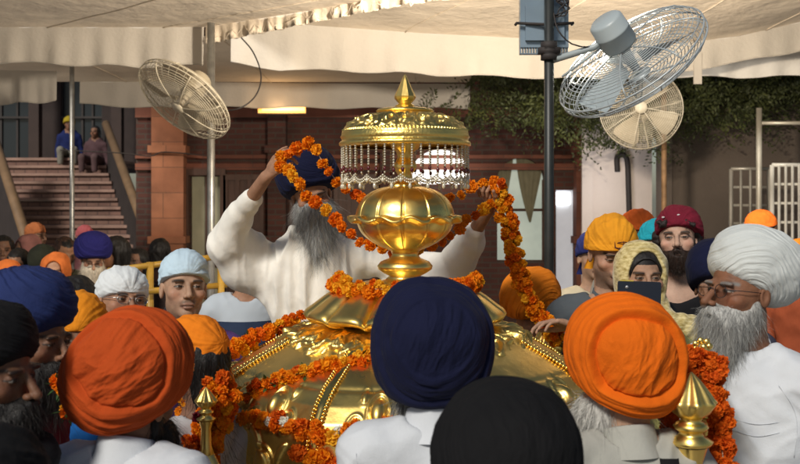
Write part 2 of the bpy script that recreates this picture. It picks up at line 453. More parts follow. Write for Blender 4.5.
def hair_mat(c):
    k=tuple(c)
    if k not in M_HAIR:
        M_HAIR[k]=mat('hair',c,rough=.55,var=.45,vscale=40,stretch=(3,3,.6),bump=.6,bscale=120,spec=.4)
    return M_HAIR[k]
def beard(H,parent,base,opt,vox,name='beard'):
    col=opt.get('col',(.012,.01,.009)); col2=opt.get('col2',col); L=opt.get('len',.03); wd=opt.get('w',1.0)
    s=H.s
    lo=H.C-.2*s-np.array([0,0,L*1.1]); hi=H.C+.16*s
    f=SDF(np.arange(lo[0],hi[0],vox),np.arange(lo[1],hi[1],vox),np.arange(lo[2],hi[2],vox))
    E=lambda c,r,k=.012,op='add':f.ell(H.w(c),np.asarray(np.broadcast_to(r,3))*s,H.R,k*s,op)
    E((0,-.062,-.098),(.046*wd,.040,.036),0)
    for sx in (-1,1):
        E((sx*.046,-.040,-.080),(.020,.036,.034),.02)
        E((sx*.061,-.004,-.052),(.012,.020,.034),.015)
        f.cap(H.w((sx*.004,-.106,-.0560)),H.w((sx*.034,-.088,-.074)),.0085*s,.010*s,.006)
        if opt.get('bushy'): f.cap(H.w((sx*.006,-.108,-.056)),H.w((sx*.045,-.086,-.090)),.012*s,.014*s,.008)
    if L>.02:
        dn=opt.get('dir'); dn=np.array([0,0,-1.]) if dn is None else np.asarray(dn,float); dn=dn/np.linalg.norm(dn)
        a=H.w((0,-.060,-.10)); b=a+dn*L+H.R@np.array([0,-.012,0])
        f.cap(a,b,.050*wd*s,.024*wd*s,.03)
        if L>.1: f.cap(H.w((0,-.045,-.085)),a+dn*L*.55,.062*wd*s,.040*wd*s,.03)
    E((0,-.110,-.0735),(.015,.014,.0045),.006,'sub')
    V,Q=f.mesh(); V=smooth_mesh(V,Q,1); N=vnormals(V,Q)
    dn=opt.get('dir'); dn=np.array([0,0,-1.]) if dn is None else np.asarray(dn,float); dn=dn/np.linalg.norm(dn)
    V=V+N*(fbm(V*np.array([90,90,22]),2)*.004+fbm(V*np.array([28,28,12]),2)*.005)[:,None]
    mb=MB(); mb.add(V,Q,mi=0)
    cnt=opt.get('n',1600); P=H.L(V); out=(P[:,1]<.03)
    sv,sq=strands(V,N,int(cnt*.9),opt.get('sl',.035+L*.15),.0010,dn*.9,1,.36,prob=out+1e-6)
    mb.add(sv,sq,mi=0); sv,sq=strands(V,N,int(cnt*.6),opt.get('sl',.035+L*.15)*1.1,.0009,dn*.9,2,.42,prob=out+1e-6); mb.add(sv,sq,mi=1)
    return mb.build(name,[hair_mat(col),hair_mat(col2)],parent)
def turban(H,parent,m,opt,name='turban'):
    nu,nv=opt.get('res',(240,240)); c=np.array(opt.get('c',(0,.025,.065))); r=np.array(opt.get('r',(.138,.155,.150)))
    tilt=opt.get('tilt',-.35); a=np.array(opt.get('axis',(0,.9,.3)),float); a/=np.linalg.norm(a)
    x=np.cross(a,(0,0,1.) if abs(a[2])<.9 else (1.,0,0)); x/=np.linalg.norm(x); y=np.cross(a,x)
    th=np.linspace(.002,PI-.002,nv)[:,None]; ph=(np.arange(nu)*2*PI/nu)[None,:]
    n=(np.sin(th)*np.cos(ph))[...,None]*x+(np.sin(th)*np.sin(ph))[...,None]*y+(np.cos(th)*np.ones_like(ph))[...,None]*a
    T=Ry(opt.get('rollt',0))@Rx(tilt); q=n@T        # to ellipsoid frame
    pw=opt.get('pow',2.3); rad=1/((np.abs(q[...,0])/r[0])**pw+(np.abs(q[...,1])/r[1])**pw+(np.abs(q[...,2])/r[2])**pw)**(1/pw)
    sd=opt.get('seed',1)*11.7
    thw=th+opt.get('warp',.16)*fbm(n*1.1+sd,2)+opt.get('warp2',.03)*fbm(n*4+sd,2)
    el=opt.get('ell',0); thw=thw*(1+el*np.cos(2*(ph-opt.get('ella',0))))+opt.get('shift',0)*np.cos(ph-opt.get('sha',0))
    h=np.zeros_like(thw)
    for (t,hh,dec) in opt.get('steps',[]):
        e=thw-t; h=h+hh/(1+np.exp(-np.clip(e/.014,-30,30)))*np.exp(-np.clip(e,0,9)/dec)
    for (t,dp,wd) in opt.get('grooves',[]): h=h-dp*np.exp(-((thw-t)/wd)**2)
    fine=opt.get('fine',.0022)
    pl=opt.get('pleat')
    if pl:
        s_=thw*pl[0]+1.3*fbm(n*1.3+sd+4,2); fr_=s_-np.floor(s_); msk=np.clip(.5+1.4*vnoise(n*2.2+sd),0,1)
        if opt.get('inner'): msk=msk/(1+np.exp(-np.clip((thw-opt['inner'][0])/.04,-30,30)))
        h=h+pl[1]*msk*(np.minimum(fr_/.88,(1-fr_)/.12)-.5)
    ir=opt.get('inner')
    if ir: fine=fine*(1-.93/(1+np.exp(np.clip((thw-ir[0])/.05,-30,30))))
    h=h+fine*fbm(np.stack([thw*opt.get('ff',26)+0*ph,1.5*np.cos(ph)+0*thw+sd,1.5*np.sin(ph)+0*thw],-1),3)
    h=h+opt.get('lump',.004)*fbm(n*3+sd,2)
    ir=opt.get('inner'); 
    if ir:
        t0,amp,kx,gd=ir; w_=1/(1+np.exp((thw-t0)/.03)); g=np.array(gd,float); g/=np.linalg.norm(g); 
        k1=np.cross(a,g)
        u1=(n@k1); u2=(n@g)
        h=h+w_*amp*(np.abs(fbm(np.stack([u1*kx+.8*np.sin(u2*2),u2*1.5,0*u1+sd],-1),4))*-2.2+.4)
    rd=opt.get('radial',0)
    if rd:
        w_=np.sin(th)**1.0; h=h+w_*rd*(.5-1.9*np.abs(fbm(np.stack([3.2*np.cos(ph+.35*thw)+0*thw,3.2*np.sin(ph+.35*thw)+0*thw,.7*thw+sd],-1),3)))
    P=n*(rad+h)[...,None]
    P=P+c
    if opt.get('peak'):   # the front rises to a blunt peak
        P[...,2]+=opt['peak']*np.exp(-((P[...,0])/.05)**2)*np.clip((P[...,2]-c[2])/.1,0,1)
    p0=np.array(opt.get('p0',(0,-.10,.046))); nn=np.array(opt.get('pn',(0,.494,.869)),float); nn/=np.linalg.norm(nn)
    s=(P-p0)@nn; hm_=opt.get('hem',0)
    if hm_: P=P+n*(hm_/(1+np.exp(np.clip((s-.020)/.0015,-30,30))))[...,None]; s=(P-p0)@nn
    k=opt.get('k',.010); sn=k*np.logaddexp(0,s/k); P=P+nn*(sn-s)[...,None]
    V=H.W(P.reshape(-1,3))
    i=np.arange(nv-1)[:,None]; j=np.arange(nu)[None,:]; j2=(j+1)%nu
    Q=np.stack([i*nu+j,(i+1)*nu+j,(i+1)*nu+j2,i*nu+j2],-1).reshape(-1,4)
    mb=MB(); mb.add(V,Q)
    return mb.build(name,m,parent)
def patka(H,parent,m,opt=None,name='bandana'):
    o=dict(res=(150,110),c=(0,.014,.040),r=(.0825,.106,.090),tilt=-.1,axis=(0,1,.15),pow=2.05,fine=.002,ff=7,lump=.005,warp=.2,radial=.0065,hem=.0022,p0=(0,-.10,.040),pn=(0,.25,.97),k=.004)
    o.update(opt or {})
    t=turban(H,parent,m,o,name)
    kn=(opt or {}).get('knot',1)
    if kn:
        mb=MB(); 
        r=np.random.default_rng(5)
        for sx in (-1,1):
            L=(opt or {}).get('tail',.10)
            P=[];z0=H.w((sx*.006,.108,.0))
            for t_ in np.linspace(0,1,9): P.append(H.w((sx*(.008+.03*t_),.112+.02*math.sin(t_*3),-.0-L*t_)))
            P=np.array(P); W=H.R@np.array([1,0,0]); w=np.linspace(.012,.028,9)
            V=[];Q=[]
            for i_,p in enumerate(P):
                for j_ in range(5):
                    u=(j_-2)/2; V.append(p+W*u*w[i_]+H.R@np.array([0,.006*math.sin(u*5+i_*.6),0]))
            for i_ in range(8):
                for j_ in range(4): a_=i_*5+j_; Q.append([a_,a_+1,a_+6,a_+5])
            mb.add(V,Q)
        mb.sphere(H.w((0,.116,.0)),.014,10,8)
        mb.build('knot',m,t)
    return t
def person(label,px,py,d,yaw=0,pitch=0,roll=0,sc=1.0,by=None,skin='mid',face=None,vox=.004,group=None,
           top=None,topcol=None,sleeve='long',neck=.075,fold=.008,collar=None,arms=None,lower=None,bvox=None,
           lean=(0,0,0),floor=0.0,kurta=False,broad=1.0,foldv=False,seated=False,smooth=1,bodydrop=0,wide_sleeve=0):
    yaw,pitch,roll=[math.radians(v) for v in (yaw,pitch,roll)]; by=yaw*.7 if by is None else math.radians(by)
    Cw=at(px,py,d); base=np.array([Cw[0]+lean[0],Cw[1]+lean[1],floor])
    root=empty('person',base,label,'person',group)
    hC=Cw-base; h=hC[2]; H=Head(hC,yaw,pitch,roll,sc); B=Rz(by); face=face or {}
    N=hC+np.array([0,0,-.19*sc-bodydrop])+B@np.array([0,.035,0])-np.array(lean)*.35
    Bw=lambda v: B@np.array(v,float)*sc
    hipz=(h-.19)*.56 if not seated else .30
    S={k:N+Bw((sx*.175*broad,.005,-.055)) for k,sx in (('p',1),('m',-1))}
    hip=np.array([N[0]*.4,N[1]*.4+.0,hipz])
    if seated: hip=np.array([N[0],N[1]+.05,hipz])
    A={}
    for k,sx in (('p',1),('m',-1)):
        if arms and k in arms:
            a=arms[k]; A[k]=dict(a); A[k]['el']=np.asarray(a['el'])-base; A[k]['wr']=np.asarray(a['wr'])-base
            if 'sh' in a: S[k]=np.asarray(a['sh'])-base
        else:
            el=S[k]+Bw((sx*.05,.03,-.27)); A[k]=dict(el=el,wr=el+Bw((-sx*.02,-.09,-.22)),u=Bw((0,-.3,-1)),n=Bw((-sx,0,0)),side=sx,curl=(18,25,15))
    # ---- body (skin)
    fine=[(hC-.135*sc-np.array([0,0,.08*sc]),hC+.135*sc,vox)]
    hv=min(vox,.0035) if d<6 else .008
    for k in A:
        if A[k].get('fine'): fine.append((A[k]['wr']-.13,A[k]['wr']+.13,hv))
    pts=np.array([hC,N,hip]+[S[k] for k in S]+[A[k]['el'] for k in A]+[A[k]['wr'] for k in A]); ex=.17
    lo=np.minimum(pts.min(0)-ex,hC-.2); hi=np.maximum(pts.max(0)+ex,hC+.16); lo[2]=0.0-.03; 
    for k in A: hi[2]=max(hi[2],A[k]['wr'][2]+.24)
    co=.014 if d<6 else .026
    axs=[axis_fine(lo[i],hi[i],[(a[i],b[i],v) for a,b,v in fine],0,co if i<2 else co*1.5) for i in range(3)]
    f=SDF(*axs)
    def torso(f,inf=0,k=.06):
        ch=lp(N,hip,.38)
        f.ell(lp(N,hip,.34)+Bw((0,-.0,0)),np.array([.155*broad+inf,.105+inf,.26+inf])*sc,B,0)
        f.cap(S['m']*.86+S['p']*.14,S['p']*.86+S['m']*.14,.060+inf,None,.05)
        f.ell(lp(N,hip,.85),np.array([.15+inf,.115+inf,.20+inf]),B,.06)
        f.cap(N+np.array([0,0,-.02]),lp(N,S['p'],.75),.045+inf,.05+inf,.03); f.cap(N+np.array([0,0,-.02]),lp(N,S['m'],.75),.045+inf,.05+inf,.03)
    def arm(f,k,inf=0,t=1.0,kk=.02,flare=0):
        a=A[k]; f.cap(S[k],a['el'],.050+inf,.040+inf,kk+.015)
        if t>0: 
            e=lp(a['el'],a['wr'],t); f.cap(a['el'],e,.040+inf,lp(.038,.026,t)+inf+flare,kk)
    def legs(f,inf=0):
        for sx in (-1,1):
            hj=hip+B@np.array([sx*.09,0,-.05])
            if seated: kn=hj+B@np.array([sx*.05,-.40,.08]); an=kn+B@np.array([0,.0,-.40]); an[2]=max(an[2],.06)
            else: kn=hj*.5+np.array([0,0,.0])+B@np.array([sx*.045,-.02,0]); kn[2]=hipz*.5; an=np.array([hj[0]*.9,hj[1],.07])
            f.cap(hj,kn,.085+inf,.058+inf,.03); f.cap(kn,an,.055+inf,.038+inf,.02)
            if inf==0: f.cap(an+np.array([0,0,-.02]),an+B@np.array([0,-.15,-.025]),.035,.028,.02)
    torso(f); legs(f)
    for k in A:
        arm(f,k)
        hand_prims(f,A[k]['wr'],A[k]['u'],A[k]['n'],A[k]['side'],A[k].get('curl',(20,30,20)),sc,thumb=A[k].get('thumb',(35,-.2)),curls=A[k].get('curls'))
    f.cap(H.w((0,.022,-.07)),N+np.array([0,0,-.03]),.052*sc,.060*sc,.02)
    head_prims(f,H,face)
    V,Q=f.mesh(); 
    if smooth: V=lp(V,smooth_mesh(V,Q,1),.6)
    sk=np.array(SK[skin] if isinstance(skin,str) else skin); P=H.L(V)
    col=np.tile(sk*1.0,(len(V),1))*(1+.08*fbm(V*20,2))[:,None]
    hm=(np.abs(P)<.16).all(1)&(P[:,2]>-.13); col[hm]=head_color(P[hm],sk,face)
    me=make_mesh('body',V,Q,None,[M_SKIN],None,True,col); body=link('body',me,root)
    # ---- clothes
    if topcol is not None:
        m=topcol if isinstance(topcol,bpy.types.Material) else cloth('fabric',topcol)
        bv=bvox or (.009 if d<6 else .02)
        z0=hipz-.12 if not kurta else max(hipz-.40,.3)
        lo2=np.minimum(pts.min(0)-ex,hC-.2); hi2=pts.max(0)+ex; lo2[2]=z0-.05; hi2[2]=max(N[2]+.08,max(A[k]['wr'][2] for k in A)+.1 if sleeve=='long' else N[2]+.1, max(A[k]['el'][2] for k in A)+.12)
        zf=N[2]-.5
        axs=[np.arange(lo2[0],hi2[0],bv),np.arange(lo2[1],hi2[1],bv),axis_fine(lo2[2],hi2[2],[(zf,hi2[2]+1,bv)],0,bv*2.5)]
        f=SDF(*axs); torso(f,.014)
        if kurta: f.cap(hip+np.array([0,0,-.02]),np.array([hip[0],hip[1],z0]),.16,.20,.06,flat=(B@np.array([0,1,0]),.75))
        if sleeve!='none':
            for k in A:
                t={'long':.93,'short':0,'half':.45}[sleeve]
                if sleeve=='short': f.cap(S[k],lp(S[k],A[k]['el'],.7),.062,.060+wide_sleeve,.035)
                else: arm(f,k,.014,t if not A[k].get('t') else A[k]['t'],.02,wide_sleeve)
                if A[k].get('drape'):      # hanging sleeve cloth
                    for q in A[k]['drape']: f.cap(np.array(q[0])-base,np.array(q[1])-base,q[2],q[3],q[4] if len(q)>4 else .05,flat=q[5] if len(q)>5 else None)
        f.cap(hC,N+np.array([0,0,.040 if collar else .012]),neck*sc,None,.01,'sub')
        if neck>.09: f.ell(N+B@np.array([0,-.05,-.02]),(neck,.09,.07),B,.01,'sub')
        if sleeve=='none':
            for k,sx in (('p',1),('m',-1)): f.ell(S[k]+B@np.array([sx*.045,0,.0]),(.075,.13,.10),B,.01,'sub')
        # keep the cloth off the head
        V,Q=f.mesh(); V=smooth_mesh(V,Q,1); Nn=vnormals(V,Q)
        q=V@B; qr=q@(Rx(.5)@Ry(.75)); dsp=(.45-np.abs(fbm(qr*np.array([3.2,4,13])+3.1*d,2))*1.9)*fold*1.5+(.4-np.abs(fbm((q@Ry(-.6))*np.array([6,6,15])+d,2))*1.6)*fold*.6
        if foldv: dsp=dsp+foldv*np.clip(1.25-np.abs(((V-N)@B)[:,0])/.26,.14,1)*np.clip((.35-np.abs(fbm(q*np.array([17,14,2.2])+5,2)))*2,-.4,1)
        V=V+Nn*dsp[:,None]
        me=make_mesh(top or 'shirt',V,Q,None,[m],None,True); link(top or 'shirt',me,root)
        if collar:
            mb=MB(); Nc=N+B@np.array([0,-.006,.018]); ch,cr=collar
            def cf(PH,TT,R,Z):
                front=np.cos(PH-(-PI/2)); return R*(1+.02*np.sin(PH*5)),Z-.022*np.clip(front,-1,1)
            mb.lathe([(cr+.034,-.050),(cr+.010,-.008),(cr+.004,ch*.5),(cr,ch),(cr-.004,ch+.001),(cr-.005,ch*.4),(cr+.002,-.02)],40,(0,0,0),0,cf,B)
            mb.V=[v+Nc for v in mb.V]
            mb.build('collar',m,root)
    lm=lower if lower is not None else (.05,.05,.06)
    lm=lm if isinstance(lm,bpy.types.Material) else cloth('trouser_fabric',lm,bump=0)
    lo3=hip-.35; hi3=hip+.35; lo3[2]=.02; hi3[2]=hipz+.1
    if seated: lo3[:2]=hip[:2]-.65; hi3[:2]=hip[:2]+.65; hi3[2]=hipz+.35
    f=SDF(np.arange(lo3[0],hi3[0],.022),np.arange(lo3[1],hi3[1],.022),np.arange(lo3[2],hi3[2],.035)); legs(f,.022); f.ell(lp(N,hip,.95),(.172,.135,.12),B,.04)
    V,Q=f.mesh(); link('trousers',make_mesh('trousers',V,Q,None,[lm],None,True),root)
    return root,H,dict(N=N,S=S,A=A,base=base,B=B,hip=hip)
def seams(root,lines,mats,r=.0009,name='seam',part='shirt'):
    o=[c for c in root.children if c.name.startswith(part)][0]; SV=np.array([v.co[:] for v in o.data.vertices])
    for ln in lines:
        P=resample(catmull([(a,0,b) for a,b in ln],.01),.012); out=[]
        for x,_,z in P:
            d=(SV[:,0]-x)**2+(SV[:,2]-z)**2; k=np.argsort(d)[:24]; k=k[d[k]<.0006]
            if len(k): out.append((x,SV[k,1].min()-.0005,z))
        if len(out)>3:
            out=np.array(out); out[:,1]=np.convolve(np.pad(out[:,1],2,mode='edge'),np.ones(5)/5,'valid')
            mb=MB(); mb.tube(out,r,5); mb.build(name,mats,o)
def spectacles(H,root,r=(.024,.019),col=None):
    mb=MB(); gl=[]
    for sx in (-1,1):
        a=np.arange(24)*2*PI/24
        P=[H.w((sx*.033+r[0]*math.cos(t),-.108+abs(math.cos(t))*.003,-.003+r[1]*math.sin(t))) for t in a]
        mb.tube(P,.0013,6,closed=True)
        c=H.w((sx*.033,-.108,-.003)); V=[c]+[p for p in P]; g2=MB(); g2.add(V,T=[[0,i+1,(i+1)%24+1] for i in range(24)]); gl.append(g2)
        mb.tube([H.w((sx*(.033+r[0]),-.105,.002)),H.w((sx*.074,-.06,.002)),H.w((sx*.080,.01,.0))],.0013,6)
    mb.tube([H.w((-.010,-.109,.002)),H.w((0,-.112,.005)),H.w((.010,-.109,.002))],.0013,6)
    g=mb.build('spectacles',col or M_FRAME,root)
    for q_ in gl: q_.build('lens',M_GLASS,g)
    return g
# ------------------------------------------------------------------ golden palanquin
PC=np.array([.0175,3.5])
def gold(name,var=.25,rough=.22,bump=.12,bscale=30,dark=(.90,.60,.14)):
    m=mat(name,(1.0,.72,.22),rough=rough,metal=1.0,color2=dark if var else None,vscale=6,bump=bump,bscale=bscale,rvar=.08)
    # tarnish sits in patches only
    nt=m.node_tree
    for n in nt.nodes:
        if n.type=='MAP_RANGE' and n.outputs[0].links and n.outputs[0].links[0].to_node.type=='MIX': n.inputs[1].default_value=.45; n.inputs[2].default_value=.9
    return m
G_POL=gold('polished_gold',rough=.33,bump=.07,bscale=18)
G_EMB=gold('embossed_gold',rough=.34,bump=.45,bscale=90)
G_ROPE=gold('gold_trim',rough=.26,bump=.0)
DPROF=np.array([(.40,1.540),(.44,1.515),(.50,1.485),(.575,1.443),(.628,1.40),(.662,1.355),(.680,1.30),(.684,1.24),(.678,1.16),(.68,1.12),(.70,1.085),(.73,1.07)])
def octo(ph,k=.62):
    q=(ph)%(PI/4)-PI/8   # faces centred on multiples of 45deg+22.5 -> corners at multiples of 45
    return 1
def dome_r(z,ph):
    r=np.interp(z,DPROF[::-1,1],DPROF[::-1,0])
    q=np.abs(((ph-PI/8)%(PI/4))-PI/8)          # 0..22.5deg from corner-centre
    # corners at 22.5+45k
    poly=math.cos(PI/8)/np.cos(PI/8-np.minimum(q,PI/4-q)) if False else math.cos(PI/8)/np.cos(((ph-PI/8)%(PI/4))-PI/8)
    return r*(.45+.55*poly/ .962)
def build_palki():
    root=empty('golden_palanquin',(PC[0],PC[1],.45),'polished golden palanquin with domed roof and beaded umbrella top hung with marigolds','palanquin')
    off=(-PC[0],-PC[1],-.45)
    def part(mb,name,m,parent=root,smooth=True):
        mb.V=[v+np.array([0,0,-.45]) for v in mb.V]; o=mb.build(name,m,parent,smooth); return o
    # dome
    zz=np.interp(np.linspace(0,1,150),np.linspace(0,1,len(DPROF)),DPROF[::-1,1])
    mb=MB(); 
    def dfn(PH,T,R,Z):
        r=dome_r(Z,PH)
        loc=((PH-PI/8)%(PI/4))-PI/8   # 0 at face centre? corners at multiples
        e=np.zeros_like(r)
        def boss(a,z,rad,h,ring=.3):
            d=np.sqrt(((loc-a)*R)**2+(Z-z)**2*1.25)/rad
            return h*np.sqrt(np.clip(1-d*d,0,1))+h*ring*np.exp(-((d-1.35)/.14)**2)
        for sx in (-1,1):
            e=e+boss(sx*.125,1.385,.040,.030)+boss(sx*.225,1.345,.030,.020)+boss(sx*.10,1.21,.048,.028)+boss(sx*.20,1.425,.018,.010)
            # leaf scroll
            for (a0,z0,an,L,W) in ((sx*.20,1.25,sx*.9,.06,.018),(sx*.055,1.29,-sx*.7,.06,.018),(sx*.25,1.16,-sx*.4,.05,.016)):
                x=(loc-a0)*R; y=Z-z0; u=x*math.cos(an)+y*math.sin(an); v=-x*math.sin(an)+y*math.cos(an)+ .25*u*u/L*sx
                q=1-(u/L)**2-(v/W)**2; e=e+.014*np.sqrt(np.clip(q,0,1))
        e=e+boss(0,1.335,.030,.018)+boss(0,1.125,.03,.015)
        # fan shapes high on each face edge
        e=e-.004*np.exp(-((Z-1.44)/.006)**2)+.006*np.exp(-((Z-1.095)/.008)**2)
        e=e+.0012*vnoise(np.stack([r*np.cos(PH)*14,r*np.sin(PH)*14,Z*14],-1))
        return r+e*.95,Z+e*.55
    mb.lathe([(1,z) for z in zz],960,(0,0,0),0,dfn)
    dome=part(mb,'dome',G_POL)
    # ribs of twisted rope with a flat band between
    for k in range(8):
        a=PI/8+k*PI/4; mb=MB()
        z=np.linspace(1.53,1.10,60)
        for s_ in (-1,1):
            r=dome_r(z,np.full_like(z,a)); aa=a+s_*.018/r
            P=np.stack([(r+.004)*np.cos(aa),(r+.004)*np.sin(aa),z+.002],1); P=resample(P,.006); n=len(P)
            t=np.arange(n)
            # beads along the rope
            for i in range(0,n,2):
                mb.sphere(P[i],(.0062,.0062,.0062),6,5)
        r=dome_r(z,np.full_like(z,a)); V=[];Q=[]
        for i in range(len(z)):
            for w,h in ((-.014,.002),(-.011,.007),(.011,.007),(.014,.002)):
                rr=r[i]+h; aa=a+w/r[i]; V.append((rr*math.cos(aa),rr*math.sin(aa),z[i]+h*.5))
        for i in range(len(z)-1):
            for j in range(3): q=i*4+j; Q.append([q,q+1,q+5,q+4])
        mb.add(V,Q); part(mb,'rope_trim',G_ROPE)
    # acanthus band
    mb=MB()
    def afn(PH,T,R,Z):
        lf=np.abs(np.sin(PH*10)); n=fbm(np.stack([np.cos(PH)*9,np.sin(PH)*9,Z*22],-1),3)
        curl=np.sin(PH*40+np.sin(T*9)*2.5)*np.sin(T*PI)
        w=np.sin(np.clip(T,0,1)*PI)
        return R+w*(.026*lf+.024*n+.013*curl)+.016*lf*(1-T),Z+w*(.020*np.abs(curl)+.016*n)-.018*lf*(1-T)**2
    mb.lathe([(.405,1.505),(.43,1.500),(.437,1.512),(.425,1.53),(.40,1.545),(.375,1.552),(.345,1.556),(.31,1.56),(.29,1.57)][0:1]+[(lp(.440,.27,t)+.012*math.sin(t*PI),lp(1.500,1.574,t)+.006*math.sin(t*6)) for t in np.linspace(0,1,34)],720,(0,0,0),0,afn)
    part(mb,'leaf_band',G_EMB)
    # petal collar
    mb=MB(); NP=14
    def pfn(PH,T,R,Z):
        q=((PH*NP/(2*PI)+.4)%1)*2-1; sh=np.clip(1-np.abs(q)**3.5,0,1)**.6; w=np.clip(T*1.25,0,1)
        return R*(1+.045*sh*w**2-.02*(1-sh)*w),Z+(.020*sh)*np.sin(np.clip(T,0,1)*PI)+.016*w*sh-.010*np.exp(-((np.abs(q)-1)/.06)**2)*w*(T<.9)
    top=[(lp(.10,.335,t),1.700-.012*t-.105*t**2.2+.012*np.exp(-((t-1)/.08)**2)) for t in np.linspace(0,1,40)]
    mb.lathe(top+[(.340,1.586),(.335,1.578),(.31,1.572),(.27,1.570)],720,(0,0,0),0,pfn)
    part(mb,'petal_collar',G_POL)
    # stem
    mb=MB(); mb.lathe([(.13,1.690),(.115,1.71),(.07,1.722),(.055,1.735),(.075,1.745),(.094,1.758),(.097,1.770),(.085,1.785),(.055,1.797),(.045,1.81),(.050,1.822),(.06,1.828)],72)
    part(mb,'stem',G_POL)
    # lotus bulb
    mb=MB()
    def bfn(PH,T,R,Z):
        q=np.abs(np.sin(PH*6+.3)); g=np.exp(-(q/.10)**2)
        eq=np.exp(-((Z-1.932)/.012)**2)
        return R*(1-.045*g)*(1+.0*q)+eq*.012*np.abs(np.sin(PH*6+.3)),Z+eq*.010*np.sin(PH*12+.6)
    t=np.linspace(0,1,30)
    low=[(.035+.132*math.sin(u*PI/2*.98)**.8,lp(1.822,1.920,u**1.15)) for u in t]
    flg=[(.172,1.924),(.186,1.929),(.193,1.935),(.186,1.940),(.172,1.944)]
    up=[(.168*math.cos(u*PI/2)**.75+.004,lp(1.946,2.050,math.sin(u*PI/2)**1.05)) for u in np.linspace(0.02,.96,30)]
    mb.lathe(low+flg+up,360,(0,0,0),0,bfn)
    bulb=part(mb,'lotus_bulb',G_POL)
    # shaft
    mb=MB(); mb.lathe([(.05,2.035),(.055,2.05),(.04,2.062),(.026,2.07),(.024,2.09),(.034,2.105),(.040,2.12),(.030,2.135),(.024,2.15),(.030,2.17),(.045,2.18),(.05,2.20)],48,fn=lambda P,T,R,Z:(R*(1+.06*np.cos(P*8)),Z))
    part(mb,'shaft',G_POL)
    # umbrella top
    mb=MB()
    def ufn(PH,T,R,Z):
        s=np.clip((T-.30)/.55,0,1)*(T<.87)
        u=PH*9/ (2*PI)*2; cu=np.floor(u)+.5; x=(u-cu)*2; par=np.where(np.floor(u)%2==0,1,-1)
        y=(s-.5)*2.2
        rr=np.sqrt((x*1.0)**2+y*y); an=np.arctan2(y*par,x)
        sp=np.cos(an*1+rr*7.5*1.0+ .5); rel=sp*np.clip(1.25-rr,0,1)
        sp2=np.cos(PH*36+np.sin(T*22)*1.6)
        w=np.clip(s*8,0,1)*np.clip((1-s)*8,0,1)
        e=w*(.0055*rel+.0022*sp2+.0015*fbm(np.stack([np.cos(PH)*14,np.sin(PH)*14,T*9],-1),2))
        rim=(np.abs(T-.255)<.02); e=e+.003*np.cos(PH*110)*np.exp(-((T-.25)/.018)**2)
        return R+e,Z+e*.8
    pr=[(.20,2.186),(.222,2.186),(.230,2.190),(.231,2.198),(.226,2.203),(.221,2.206),(.2225,2.213),(.2265,2.219),(.222,2.226)]
    pr+=[(.222*math.cos(u*1.17)+.0,2.226+.088*math.sin(u*1.17)/math.sin(1.17)*.9) for u in np.linspace(0.03,1,46)]
    pr+=[(.098,2.307),(.102,2.311),(.096,2.316),(.080,2.320),(.05,2.322),(.03,2.322)]
    mb.lathe(pr,900,(0,0,0),0,ufn)
    # under side
    mb.lathe([(.222,2.189),(.20,2.196),(.15,2.235),(.08,2.27),(.02,2.28)][::-1],96)
    um=part(mb,'umbrella_dome',G_EMB)
    mb=MB(); mb.lathe([(.012,2.318),(.030,2.322),(.034,2.330),(.022,2.338),(.030,2.346),(.036,2.354),(.038,2.362),(.034,2.372),(.024,2.392),(.014,2.415),(.005,2.435),(.001,2.440)],10,fn=lambda P,T,R,Z:(R,Z))
    mb.V=[v for v in mb.V]
    o=part(mb,'finial',G_POL,um); autosmooth(o,28)
    pearl=mat('pearl_bead',(.52,.47,.36),rough=.25,coat=.4); drop=mat('garnet_drop',(.10,.008,.012),rough=.12,coat=.6)
    crystal=mat('crystal_bead',(.8,.72,.55),rough=.1,metal=.3)
    proto=None; NS=46
    for k in range(NS):
        a=k*2*PI/NS+.03
        if proto is None:
            mb=MB(); z=0
            for i in range(9): mb.sphere((0,0,-.006-i*.0085),.0040,8,6,0)
            mb.sphere((0,0,-.088),(.0058,.0058,.0085),8,6,1); mb.sphere((0,0,-.100),(.0030,.003,.004),6,5,2)
            proto=mb.build('bead_strand',[pearl,drop,crystal],um); o=proto
        else:
            o=bpy.data.objects.new('bead_strand',proto.data); COL.objects.link(o); o.parent=um
        o.location=(.221*math.cos(a),.221*math.sin(a),2.190-.45+random.uniform(-.002,.002)); o.scale=(1,1,random.uniform(.93,1.05))
    # scalloped net of pearls under the strands
    mb=MB(); n=23
    for k in range(n):
        a0=k*2*PI/n; 
        for i in range(9):
            t=i/9; a=a0+t*2*PI/n; z=2.083-.016*math.sin(t*PI); 
            mb.sphere((.221*math.cos(a),.221*math.sin(a),z),.0042,7,5,0)
            mb.sphere((.221*math.cos(a),.221*math.sin(a),z-.009),.0036,6,5,1)
        a=a0+PI/n; mb.sphere((.221*math.cos(a),.221*math.sin(a),2.047),(.006,.006,.010),7,6,1); mb.sphere((.221*math.cos(a0),.221*math.sin(a0),2.066),(.006,.006,.008),7,6,1)
    mb.V=[v+np.array([0,0,-.45]) for v in mb.V]
    mb.build('bead_net',[pearl,crystal],um)
    # inner hanging beads near the shaft
    # body under the dome : drum, pillars, floor
    mb=MB(); mb.lathe([(.60,.50),(.74,.50),(.76,.53),(.72,.56),(.62,.58)],96); mb.lathe([(.62,1.0),(.74,1.01),(.77,1.04),(.74,1.072),(.60,1.08)],96)
    mb.lathe([(.02,.585),(.70,.585)],48); part(mb,'base_frame',G_EMB)
    for k in range(8):
        a=PI/8+k*PI/4; mb=MB(); mb.lathe([(.035,.58),(.04,.60),(.022,.63),(.028,.72),(.022,.80),(.028,.90),(.022,.96),(.04,.99),(.035,1.01)],20,(.66*math.cos(a),.66*math.sin(a),0)); part(mb,'pillar',G_POL)
